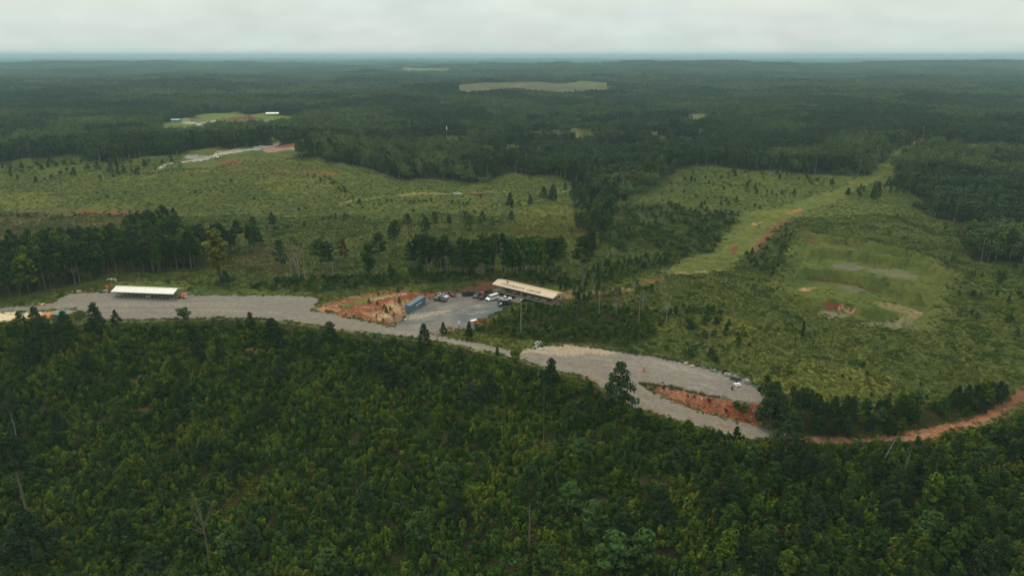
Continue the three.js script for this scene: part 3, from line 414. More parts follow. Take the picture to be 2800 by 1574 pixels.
  { // orange garden tractor
    const w = thing('garden_tractor', 'orange garden tractor parked at the right end of the white-roofed shelter', 'tractor', loc(28.0, -2.6, 0), s.rotation.y + 0.3);
    part('hood', rbox(1.1, 0.55, 0.75, 0.1, 0.75, 0.8, 0), Mt.orange, w); part('chassis', box(2.1, 0.2, 0.7, 0.1, 0.5, 0), Mt.black, w); parts('fender', [rbox(0.8, 0.2, 0.3, 0.08, -0.55, 0.95, 0.5), rbox(0.8, 0.2, 0.3, 0.08, -0.55, 0.95, -0.5)], Mt.orange, w); part('seat', [rbox(0.45, 0.12, 0.5, 0.05, -0.45, 1.0, 0), rbox(0.12, 0.5, 0.5, 0.05, -0.7, 1.25, 0)], Mt.black, w);
    for (const d of [-0.55, 0.55]) { part('rear_wheel', new THREE.TorusGeometry(0.33, 0.14, 8, 16).translate(-0.55, 0.47, d), Mt.rubber, w); part('front_wheel', new THREE.TorusGeometry(0.2, 0.09, 8, 14).translate(0.95, 0.29, d), Mt.rubber, w); } part('steering_wheel', new THREE.TorusGeometry(0.18, 0.02, 5, 14).rotateY(1.0).translate(0.1, 1.25, 0), Mt.black, w);
  }
  { // red canopy
    const p = at3(...cw(2230, 540)), w = thing('canopy', 'small red-topped canopy right of the white-roofed shelter', 'canopy', p, s.rotation.y);
    for (const x of [-0.85, 0.85]) for (const z of [-0.7, 0.7]) part('post', cyl(0.03, 0.03, 2, 5, x, 1, z), Mt.white, w);
    part('roof', (() => { const g = new THREE.ConeGeometry(1.35, 0.4, 4, 1); g.rotateY(Math.PI / 4).scale(1.0, 1, 0.86); return merge([g.translate(0, 2.15, 0), box(1.9, 0.18, 1.62, 0, 1.92, 0)]); })(), Mt.tarpRed, w);
    const c = thing('folding_table', 'white folding table under the small red canopy', 'table', [p[0] + 0.1, p[1], p[2] + 0.1], 0.3); part('top', box(1.2, 0.05, 0.6, 0, 0.72, 0), Mt.white, c); for (const x of [-0.5, 0.5]) parts('leg', [bar([x, 0, -0.25], [x, 0.7, -0.2], 0.02), bar([x, 0, 0.25], [x, 0.7, 0.2], 0.02)], Mt.steel, c);
  }
  { const w = thing('wooden_bench', 'low reddish bench lying before the white-roofed shelter', 'bench', at3(...cw(1875, 590)), s.rotation.y); for (let k = 0; k < 3; k++) part('plank', box(1.7, 0.05, 0.14, 0, 0.4, -0.16 + k * 0.16), mat(0.5, 0.3, 0.22, 0.9), w); for (const x of [-0.7, 0.7]) part('leg', box(0.08, 0.38, 0.4, x, 0.19, 0), Mt.wood, w); }
}
function flagPole(name, label, p, h, len, drop, wind) {
  const f = thing(name, label, 'flag', p, wind); part('pole', cyl(0.045, 0.03, h, 6, 0, h / 2 - 0.05, 0), Mt.steel, f);
  const g = new THREE.PlaneGeometry(len, drop, 10, 8), q = g.attributes.position; for (let i = 0; i < q.count; i++) { const u = (q.getX(i) + len / 2) / len, v = 0.5 - q.getY(i) / drop; q.setXYZ(i, u * len * (1 - 0.45 * v) + 0.04, h - 0.1 - v * drop - u * 0.45 * drop, 0.12 * Math.sin(u * 7 + v * 2) * u); } g.computeVertexNormals(); part('cloth', g, Mt.flag, f); return f;
}
flagPole('red_flag', 'red flag on a pole at the left end of the white-roofed shelter', at3(292, 803), 4.2, 1.1, 1.5, 0.3);
flagPole('red_flag', 'red flag on a tall pole before the tan-roofed shelter', at3(1386, 806), 6.5, 0.9, 1.5, -0.2);
flagPole('red_flag', 'red flag on a slim pole at the corner of the right gravel yard', at3(1757, 1040), 4.6, 0.7, 1.5, -0.6);
{ // tan-roofed shelter with the painted name
  const A = onPlane(...crop(1330, 755, 11.71)(178, 250), 1.6), turn = -Math.atan2(0.589, 0.808), y0 = -2, s = thing('range_pavilion', 'long tan-roofed open pavilion with wooden deck and dark lettering on the roof', 'pavilion', [A[0], y0, A[1]], turn);
  const L = 30.4, D = 8.2, E = 3.6, Rg = 4.75, deckY = 0.95;
  gableRoof(s, L, D, E, Rg, 0.05, Mt.tanRoof);
  { // lettering painted on the front slope, letter by letter
    const ang = Math.atan2(Rg - E, D / 2), txt = "COLEMAN'S CREEK", grp = new THREE.Group(); grp.name = 'roof_lettering'; s.add(grp);
    let x = 0; const size = 1.32, glyphs = [];
    for (const ch of txt) { if (ch === ' ') { x += 1.15; continue; } const g = new TextGeometry(ch, { font: serifBold, size, depth: 0.004, curveSegments: 4, bevelEnabled: false }); g.computeBoundingBox(); const b = g.boundingBox; g.translate(-b.min.x + x, 0, 0); x += b.max.x - b.min.x + 0.2; glyphs.push(g); }
    const total = x, k = 20.0 / total; for (const g of glyphs) { g.scale(k, 1, 1); g.translate(3.7, 0, 0); g.rotateX(-Math.PI / 2 + ang); const mid = 0.42; g.translate(0, lerp(E, Rg, mid - 0.17) + 0.075, -D / 2 * (mid - 0.17)); part('letter', g, Mt.ink, grp); }
  }
  parts('fascia', [box(L, 0.2, 0.05, L / 2, E - 0.12, 0.03), box(L, 0.2, 0.05, L / 2, E - 0.12, -D - 0.03)], Mt.tanTrim, s);
  for (const [x0, zz] of [[0, -0.35], [0, -D + 0.35]]) for (let k = 0; k <= 10; k++) part('post', box(0.15, E + 0.6, 0.15, 0.3 + k * 2.98, (E - 0.6) / 2, zz), Mt.woodGrey, s);
  for (let k = 0; k <= 10; k++) part('truss', [bar([0.3 + k * 2.98, E - 0.1, -0.3], [0.3 + k * 2.98, E - 0.1, -D + 0.3], 0.06), bar([0.3 + k * 2.98, E - 0.05, -0.3], [0.3 + k * 2.98, Rg - 0.12, -D / 2], 0.05), bar([0.3 + k * 2.98, E - 0.05, -D + 0.3], [0.3 + k * 2.98, Rg - 0.12, -D / 2], 0.05)], Mt.woodGrey, s);
  const deck = new THREE.Group(); deck.name = 'deck'; s.add(deck);
  for (let k = 0; k < 52; k++) part('deck_board', box(L - 0.2, 0.05, 0.145, L / 2, deckY - 0.025, -0.1 - k * 0.155), k % 3 ? Mt.deck : Mt.deckPale, deck);
  parts('skirt', [box(L - 0.2, 0.22, 0.06, L / 2, deckY - 0.17, 0.0), box(L - 0.2, 0.22, 0.06, L / 2, deckY - 0.17, -D + 0.05)], Mt.deckPale, deck);
  for (let k = 0; k <= 10; k++) parts('pier', [box(0.2, 1.9, 0.2, 0.4 + k * 2.95, deckY - 1.15, -0.4), box(0.2, 1.9, 0.2, 0.4 + k * 2.95, deckY - 1.15, -D + 0.5)], Mt.wood, deck);
  // ramp down to the parking
  const ramp = new THREE.Group(); ramp.name = 'ramp'; s.add(ramp);
  for (let k = 0; k < 30; k++) part('ramp_board', box(3.6, 0.05, 0.145, 15.0, deckY - 0.03 - k * 0.028, 0.12 + k * 0.15), Mt.deck, ramp);
  for (const x of [13.15, 16.85]) part('stringer', bar([x, deckY - 0.12, 0], [x, 0.02, 4.6], 0.07), Mt.deckPale, ramp);
  const rail = new THREE.Group(); rail.name = 'railing'; s.add(rail);
  for (const [a, b] of [[-0.1, 0], [L + 0.6, L + 2.4]]) { }
  for (let k = 0; k < 9; k++) part('baluster', box(0.08, 1.0, 0.08, L - 0.1, deckY + 0.5, -0.4 - k * 0.92), Mt.wood, rail);
  part('top_rail', [box(0.1, 0.06, D - 0.5, L - 0.1, deckY + 1.02, -D / 2), box(0.06, 0.1, D - 0.5, L - 0.1, deckY + 0.5, -D / 2)], Mt.deckPale, rail);
  parts('stair_rail', [bar([L, deckY + 1, -1.0], [L + 2.2, deckY + 0.2, -1.4], 0.05), bar([L, deckY + 1, -4.4], [L + 2.2, deckY + 0.2, -4.8], 0.05)], Mt.deckPale, s);
  parts('step', [...Array(5)].map((_, k) => box(0.32, 0.05, 3.2, L + 0.3 + k * 0.36, deckY - 0.18 - k * 0.2, -2.9)), Mt.deckPale, s);
  shade(s);
  const loc = (x, z, y = deckY) => [A[0] + x * Math.cos(turn) + z * Math.sin(turn), y0 + y, A[1] - x * Math.sin(turn) + z * Math.cos(turn)];
  globalThis.pavilion = { loc, turn };
  const names = ['pale picnic table at the left end of the pavilion deck', 'second picnic table from the left on the pavilion deck', 'picnic table just right of the ramp on the pavilion deck', 'picnic table between the ramp and the right end of the deck', 'picnic table near the right end of the pavilion deck'];
  [3.4, 10.0, 18.2, 21.6, 24.9].forEach((x, i) => picnic(loc(x, -1.5), names[i], i === 1 ? Mt.woodGrey : Mt.offWhite, turn));
  for (const [x, z, lb] of [[7.2, -4.6, 'left'], [26.6, -5.2, 'right']]) { const c = thing('storage_cabinet', `dark cabinet at the back ${lb} of the pavilion deck`, 'cabinet', loc(x, z), turn); part('body', rbox(1.2, 1.4, 0.6, 0.03, 0, 0.7, 0), Mt.deck, c); part('door', [box(0.56, 1.3, 0.02, -0.29, 0.7, 0.315), box(0.56, 1.3, 0.02, 0.29, 0.7, 0.315)], Mt.wood, c); }
  { const p = at3(1377, 806), b = thing('notice_board', 'white notice board on posts before the tan-roofed pavilion', 'sign', p, turn * 0.4); part('panel', rbox(1.0, 1.6, 0.06, 0.02, 0, 1.45, 0), Mt.white, b); part('header', box(0.96, 0.16, 0.02, 0, 2.14, 0.035), Mt.red, b); for (const x of [-0.42, 0.42]) part('post', box(0.08, 1.6, 0.08, x, 0.4, -0.05), Mt.wood, b); }
}
{ // shipping container
  const near = onPlane(1080 + 800 / 18.1, 790 + 1190 / 18.1, -2.5), far = onPlane(1080 + 1545 / 18.1, 790 + 710 / 18.1, -2.75), dx = far[0] - near[0], dz = far[1] - near[1], turn = Math.atan2(dx, dz), L = 12.19, W = 2.44, H = 2.9;
  const nx = -Math.cos(turn), nz = Math.sin(turn), ux = Math.sin(turn), uz = Math.cos(turn), cx = near[0] + ux * L / 2 + (nx * ux === 0 ? 0 : 0), cz = near[1] + uz * L / 2;
  const side = (nx * -1 < 0 ? 1 : -1); // the long face with the lettering looks right; the body lies left of it
  const px = cx - Math.abs(Math.cos(turn)) * W / 2 * Math.sign(1), pz = cz - Math.sin(turn) * W / 2 * (Math.cos(turn) < 0 ? -1 : 1);
  const t = thing('shipping_container', 'long blue shipping container with white lettering beside the red clay bank', 'container', [px, heightAt(px, pz) + 0.06, pz], turn);
  const cB = mat(0.07, 0.15, 0.2, 0.6), cB2 = mat(0.058, 0.125, 0.17, 0.6), cR = mat(0.09, 0.17, 0.21, 0.6), rust = mat(0.16, 0.1, 0.08, 0.9);
  const corr = (len, h, n) => { const sh = new THREE.Shape(), w = len / n; sh.moveTo(-len / 2, 0); for (let i = 0; i < n; i++) { const x = -len / 2 + i * w; sh.lineTo(x + w * 0.25, 0); sh.lineTo(x + w * 0.4, -0.04); sh.lineTo(x + w * 0.85, -0.04); sh.lineTo(x + w, 0); } sh.lineTo(len / 2, -0.07); sh.lineTo(-len / 2, -0.07); return new THREE.ExtrudeGeometry(sh, { depth: h, bevelEnabled: false }); };
  const sideG = corr(L - 0.3, H - 0.3, 42); sideG.rotateX(-Math.PI / 2); // length x, height y, face towards -z... turned below
  const right = sideG.clone().rotateY(Math.cos(turn) < 0 ? Math.PI / 2 : -Math.PI / 2).translate(Math.cos(turn) < 0 ? -W / 2 + 0.03 : W / 2 - 0.03, 0.15, 0), leftG = sideG.clone().rotateY(Math.cos(turn) < 0 ? -Math.PI / 2 : Math.PI / 2).translate(Math.cos(turn) < 0 ? W / 2 - 0.03 : -W / 2 + 0.03, 0.15, 0);
  const f = Math.cos(turn) < 0 ? -1 : 1;
  part('side_wall', right, cB, t); part('side_wall', leftG, cB, t);
  part('roof', (() => { const g = corr(L - 0.3, W - 0.1, 28); g.rotateX(0); g.rotateY(Math.PI / 2); return g.translate(-(W - 0.1) / 2, H - 0.03, 0); })(), cR, t);
  part('end_wall', box(W - 0.2, H - 0.2, 0.05, 0, H / 2, L / 2 - 0.05), cB2, t);
  for (const x of [-1, 1]) for (const z of [-1, 1]) { part('corner_post', box(0.16, H, 0.16, x * (W / 2 - 0.08), H / 2, z * (L / 2 - 0.08)), cB2, t); part('corner_casting', box(0.18, 0.12, 0.18, x * (W / 2 - 0.085), H - 0.055, z * (L / 2 - 0.085)), rust, t); }
  for (const x of [-1, 1]) parts('side_rail', [box(0.1, 0.12, L - 0.3, x * (W / 2 - 0.045), H - 0.08, 0), box(0.1, 0.16, L - 0.3, x * (W / 2 - 0.045), 0.09, 0)], rust, t);
  parts('end_rail', [box(W - 0.3, 0.14, 0.12, 0, H - 0.09, -L / 2 + 0.06), box(W - 0.3, 0.16, 0.12, 0, 0.09, -L / 2 + 0.06)], cB2, t);
  for (const x of [-1, 1]) { const d = part('door', rbox(1.02, H - 0.34, 0.06, 0.02, x * 0.53, H / 2, -L / 2 + 0.06), mat(0.06, 0.17, 0.25, 0.55), t); for (const k of [-0.25, 0.25]) part('locking_bar', cyl(0.022, 0.022, H - 0.4, 5, x * 0.53 + k, H / 2, -L / 2 + 0.0), Mt.steel, d); part('placard', box(0.22, 0.3, 0.02, x * 0.7 + 0.1, 0.62, -L / 2 + 0.015), Mt.orange, d); }
  part('floor', box(W - 0.2, 0.1, L - 0.2, 0, 0.14, 0), rust, t);
  const face = (g) => { g.rotateY(f > 0 ? Math.PI / 2 : -Math.PI / 2); return g.translate(f * (W / 2 + 0.002), 0, 0); };
  const txt = new TextGeometry('CMA CGM', { font: sansBold, size: 0.72, depth: 0.006, curveSegments: 3, bevelEnabled: false }); txt.computeBoundingBox(); txt.translate(-(txt.boundingBox.max.x) / 2, 1.12, 0); txt.applyMatrix4(new THREE.Matrix4().makeShear(0, 0, 0.18, 0, 0, 0));
  part('lettering', face(txt), Mt.white, t);
  for (const k of [0, 1]) { const arc = new THREE.RingGeometry(0.95, 1.06, 20, 1, k ? Math.PI + 0.9 : 0.75, 1.1).scale(1.1, 0.72, 1); arc.translate(0.1, 1.42 + (k ? -0.05 : 0.05), 0.004); part('emblem_arc', face(arc), Mt.white, t); }
}
// --- vehicles: local z forward
function wheelSet(v, xs, zs, r, w) { for (const z of zs) for (const s of [-1, 1]) { const g = new THREE.Group(); g.name = 'wheel'; v.add(g); part('tyre', new THREE.LatheGeometry([[r * 0.6, -w / 2], [r * 0.95, -w / 2], [r, -w * 0.35], [r, w * 0.35], [r * 0.95, w / 2], [r * 0.6, w / 2]].map(([x, y]) => new THREE.Vector2(x, y)), 16).rotateZ(Math.PI / 2).translate(s * xs, r, z), Mt.rubber, g); part('rim', cyl(r * 0.62, r * 0.62, w * 0.8, 12, s * xs, r, z, 0, Math.PI / 2), Mt.rim, g); } }
function sideProfile(pts, arches, r) { // closed outline in (z, y) with half-round wheel arches along the sill
  const sh = new THREE.Shape(); sh.moveTo(...pts[0]); for (const p of pts.slice(1)) sh.lineTo(...p);
  const sill = pts[pts.length - 1][1]; for (const a of arches) { sh.lineTo(a + r, sill); sh.absarc(a, sill, r, 0, Math.PI, false); } sh.closePath(); return sh;
}
const extrudeAcross = (sh, w, bevel = 0.05) => { const g = new THREE.ExtrudeGeometry(sh, { depth: w - bevel * 2, bevelEnabled: true, bevelSize: bevel, bevelThickness: bevel, bevelSegments: 2, curveSegments: 8 }); g.translate(0, 0, -(w - bevel * 2) / 2); return g.rotateY(-Math.PI / 2); }; // shape x -> world z
function cab(v, z0, z1, zt0, zt1, y0, y1, wb, wt, paint) { // a greenhouse narrowing to its roof, with its panes
  const c = [[-wb, y0, z0], [wb, y0, z0], [wb, y0, z1], [-wb, y0, z1], [-wt, y1, zt0], [wt, y1, zt0], [wt, y1, zt1], [-wt, y1, zt1]];
  const quad = (a, b, cc, d) => { const g = new THREE.BufferGeometry(); g.setAttribute('position', new THREE.Float32BufferAttribute([...a, ...b, ...cc, ...a, ...cc, ...d], 3)); g.setAttribute('uv', new THREE.Float32BufferAttribute(new Float32Array(12), 2)); g.computeVertexNormals(); return g; };
  part('cab', merge([quad(c[0], c[4], c[5], c[1]), quad(c[1], c[5], c[6], c[2]), quad(c[2], c[6], c[7], c[3]), quad(c[3], c[7], c[4], c[0]), quad(c[4], c[7], c[6], c[5])]), paint, v);
  part('roof_panel', rbox(wt * 2 + 0.02, 0.07, Math.abs(zt1 - zt0) + 0.04, 0.03, 0, y1 + 0.01, (zt0 + zt1) / 2), paint, v);
  const pane = (name, idx, m, out, splits = 1) => { // inset pane in the face idx
    const p = idx.map((i) => new THREE.Vector3(...c[i])), at = (u, w) => p[0].clone().lerp(p[3], u).lerp(p[1].clone().lerp(p[2], u), w), n = p[1].clone().sub(p[0]).cross(p[3].clone().sub(p[0])).normalize().multiplyScalar(out * 0.012);
    for (let k = 0; k < splits; k++) { const u0 = (k + m) / splits, u1 = (k + 1 - m) / splits, q = [at(u0, 0.1), at(u0, 0.9), at(u1, 0.9), at(u1, 0.1)].map((e) => e.add(n).toArray()); part(name, quad(...q), Mt.glass, v); }
  };
  const mid = new THREE.Vector3(0, (y0 + y1) / 2, (z0 + z1) / 2);
  const outward = (idx) => { const p = idx.map((i) => new THREE.Vector3(...c[i])), n = p[1].clone().sub(p[0]).cross(p[3].clone().sub(p[0])); return Math.sign(n.dot(p[0].clone().sub(mid))) || 1; };
  for (const [nm, idx, m, sp] of [['windscreen', [3, 7, 6, 2], 0.07, 1], ['rear_window', [1, 5, 4, 0], 0.1, 1], ['side_window', [0, 4, 7, 3], 0.06, v.userData.rows ?? 2], ['side_window', [2, 6, 5, 1], 0.06, v.userData.rows ?? 2]]) pane(nm, idx, m, outward(idx), sp);
}
function vehicle(o) {
  const t = thing(o.kind, o.label, o.category, o.pos, o.turn); const paint = new THREE.MeshPhysicalMaterial({ color: new THREE.Color().setRGB(...o.color), roughness: 0.35, clearcoat: 0.8, clearcoatRoughness: 0.15, side: THREE.DoubleSide });
  t.userData.rows = o.rows ?? 2;
  const L = o.L, W = o.W, r = o.r ?? 0.4, fA = L / 2 - 0.98, rA = -L / 2 + 1.2, belt = o.belt, hood = o.hood, sill = 0.42;
  if (o.kind === 'pickup_truck') {
    part('body', extrudeAcross(sideProfile([[-0.62, sill], [-0.62, belt], [L / 2 - 1.55, belt], [L / 2 - 1.45, hood], [L / 2 - 0.12, hood - 0.1], [L / 2, hood - 0.3], [L / 2, sill]], [fA], r + 0.09), W), paint, t);
    const bedG = (s) => extrudeAcross(sideProfile([[-L / 2, sill], [-L / 2, belt - 0.02], [-0.66, belt - 0.02], [-0.66, sill]], [rA], r + 0.09), 0.16, 0.03).translate(s * (W / 2 - 0.08), 0, 0);
    part('bed_side', bedG(-1), paint, t); part('bed_side', bedG(1), paint, t); part('bed_floor', box(W - 0.3, 0.06, L / 2 - 0.7, 0, 0.72, -L / 4 - 0.36), Mt.black, t); part('tailgate', rbox(W - 0.3, belt - 0.62, 0.09, 0.03, 0, (belt + 0.58) / 2, -L / 2 + 0.06), paint, t);
    parts('bed_liner', [box(0.1, 0.5, 0.7, -W / 2 + 0.2, 0.85, rA), box(0.1, 0.5, 0.7, W / 2 - 0.2, 0.85, rA), box(W - 0.3, 0.5, 0.05, 0, 0.98, -0.72)], Mt.black, t);
    if (o.cover) part('bed_cover', rbox(W - 0.16, 0.07, L / 2 - 0.78, 0.03, 0, belt + 0.02, -L / 4 - 0.34), o.cover, t);
    cab(t, -0.66, L / 2 - 1.5, -0.4, L / 2 - 2.35, belt - 0.02, o.top, W / 2 - 0.08, W / 2 - 0.26, paint);
  } else {
    const pts = o.kind === 'passenger_van' ? [[-L / 2, sill], [-L / 2, belt], [L / 2 - 1.2, belt], [L / 2 - 0.7, hood], [L / 2 - 0.1, hood - 0.2], [L / 2, hood - 0.4], [L / 2, sill]] : [[-L / 2, sill], [-L / 2, belt], [L / 2 - 1.55, belt], [L / 2 - 1.35, hood], [L / 2 - 0.15, hood - 0.12], [L / 2, hood - 0.3], [L / 2, sill]];
    part('body', extrudeAcross(sideProfile(pts, [rA, fA].sort((a, b) => a - b).reverse().reverse(), r + 0.08), W), paint, t);
    if (o.kind === 'passenger_van') cab(t, -L / 2 + 0.03, L / 2 - 1.1, -L / 2 + 0.12, L / 2 - 1.75, belt - 0.02, o.top, W / 2 - 0.05, W / 2 - 0.16, paint); else cab(t, -L / 2 + 0.05, L / 2 - 1.45, -L / 2 + 0.45, L / 2 - 2.2, belt - 0.02, o.top, W / 2 - 0.07, W / 2 - 0.24, paint);
    if (o.rack) part('roof_rack', [box(0.05, 0.05, 2.2, -0.55, o.top + 0.08, -0.6), box(0.05, 0.05, 2.2, 0.55, o.top + 0.08, -0.6), box(1.2, 0.03, 1.5, 0, o.top + 0.07, -0.7)], Mt.black, t);
  }
  wheelSet(t, W / 2 - 0.14, [fA, rA], r, 0.26);
  part('underbody', box(W - 0.4, 0.22, L - 0.5, 0, 0.42, 0), Mt.black, t);
  part('front_bumper', rbox(W - 0.06, 0.24, 0.18, 0.05, 0, 0.52, L / 2 + 0.02), o.bumper ?? Mt.black, t); part('rear_bumper', rbox(W - 0.06, 0.22, 0.18, 0.05, 0, 0.54, -L / 2 - 0.02), o.bumper ?? Mt.black, t);
  part('grille', box(W * 0.5, 0.26, 0.03, 0, hood - 0.36, L / 2 + 0.055), Mt.black, t);
  for (const s of [-1, 1]) { part('headlight', rbox(0.34, 0.18, 0.08, 0.03, s * (W / 2 - 0.27), hood - 0.34, L / 2 + 0.03), Mt.lamp, t); part('tail_light', rbox(0.14, 0.36, 0.06, 0.02, s * (W / 2 - 0.12), belt - 0.24, -L / 2 - 0.04), Mt.tail, t); part('mirror', rbox(0.2, 0.17, 0.1, 0.03, s * (W / 2 + 0.12), belt + 0.12, L / 2 - 1.75), o.bumper ?? Mt.black, t); }
  part('licence_plate', box(0.32, 0.16, 0.02, 0, 0.6, -L / 2 - 0.12), Mt.white, t);
  return shade(t);
}
const pk = (X, Y, deg, color, label, o = {}) => { const [x, z] = onPlane(...cv(X, Y), -2.55); return vehicle({ kind: 'pickup_truck', category: 'pickup truck', label, pos: [x, heightAt(x, z) + 0.055, z], turn: THREE.MathUtils.degToRad(deg), color, L: 5.8, W: 2.0, belt: 1.22, hood: 1.12, top: 1.9, ...o }); };
pk(355, 405, 62, [0.022, 0.028, 0.034], 'charcoal pickup with grey bed cover beside the blue container', { cover: mat(0.07, 0.085, 0.1, 0.5) });
pk(455, 295, 56, [0.72, 0.73, 0.74], 'white SUV parked between the charcoal and the dark red pickups', { kind: 'sport_utility_vehicle', category: 'SUV', L: 4.8, W: 1.9, belt: 1.08, hood: 1.05, top: 1.72, rack: true });
pk(645, 235, 58, [0.16, 0.02, 0.025], 'dark red pickup with dark bed cover at the back of the parking', { cover: mat(0.07, 0.05, 0.055, 0.5), bumper: Mt.rim });
pk(1200, 225, 116, [0.01, 0.012, 0.014], 'black pickup with open bed parked alone at the back of the parking');
pk(1470, 270, -32, [0.05, 0.056, 0.06], 'grey pickup facing the camera, left of the black one with lit tail');
pk(1640, 205, 148, [0.014, 0.018, 0.022], 'dark pickup mostly hidden behind the grey one with red cargo');
pk(1640, 325, 146, [0.008, 0.009, 0.01], 'black pickup seen from behind just left of the white van', { cover: mat(0.03, 0.032, 0.034, 0.6) });
pk(1890, 370, -46, [0.8, 0.8, 0.79], 'white passenger van with dark windows in the middle of the parking', { kind: 'passenger_van', category: 'van', L: 6.0, W: 2.05, belt: 1.32, hood: 1.22, top: 2.2, rows: 4, r: 0.38 });
pk(2255, 402, 98, [0.76, 0.77, 0.76], 'white pickup with gear in its bed by the people near the pavilion');
pk(2255, 560, 120, [0.009, 0.012, 0.013], 'black pickup nearest the grass with red tail light and loaded bed');
{ // loads in the beds
  const load = (name, label, cat, X, Y, y, geo, m, turn) => { const [x, z] = onPlane(...cv(X, Y), -2.55); const o = single(name, label, cat, geo, m); o.position.set(x, heightAt(x, z) + y, z); o.rotation.y = turn; };
  load('cargo_box', 'red cargo box standing in the bed of the half-hidden dark pickup', 'box', 1600, 225, 0.78, merge([rbox(1.3, 0.7, 1.0, 0.05, 0, 0.35, 0), rbox(1.34, 0.12, 1.04, 0.04, 0, 0.72, 0)]), Mt.red, 0.5);
  load('gear_bag', 'pale rounded gear bag in the bed of the nearest black pickup', 'bag', 2150, 590, 0.76, merge([new THREE.SphereGeometry(0.45, 12, 8).scale(1.1, 0.75, 0.9).translate(0, 0.34, 0), rbox(0.5, 0.08, 0.14, 0.03, 0, 0.7, 0)]), Mt.offWhite, 0.3);
  load('cooler', 'pale green cooler at the tailgate of the nearest black pickup', 'cooler', 2105, 605, 0.76, merge([rbox(0.7, 0.36, 0.42, 0.05, 0, 0.18, 0), rbox(0.74, 0.1, 0.46, 0.04, 0, 0.41, 0)]), mat(0.45, 0.62, 0.55, 0.6), 0.5);
  load('gear_crate', 'white crate of gear in the bed of the white pickup', 'crate', 2160, 406, 0.76, merge([rbox(0.9, 0.5, 0.7, 0.04, 0, 0.25, 0), rbox(0.94, 0.08, 0.74, 0.03, 0, 0.52, 0)]), Mt.white, 0.2);
}
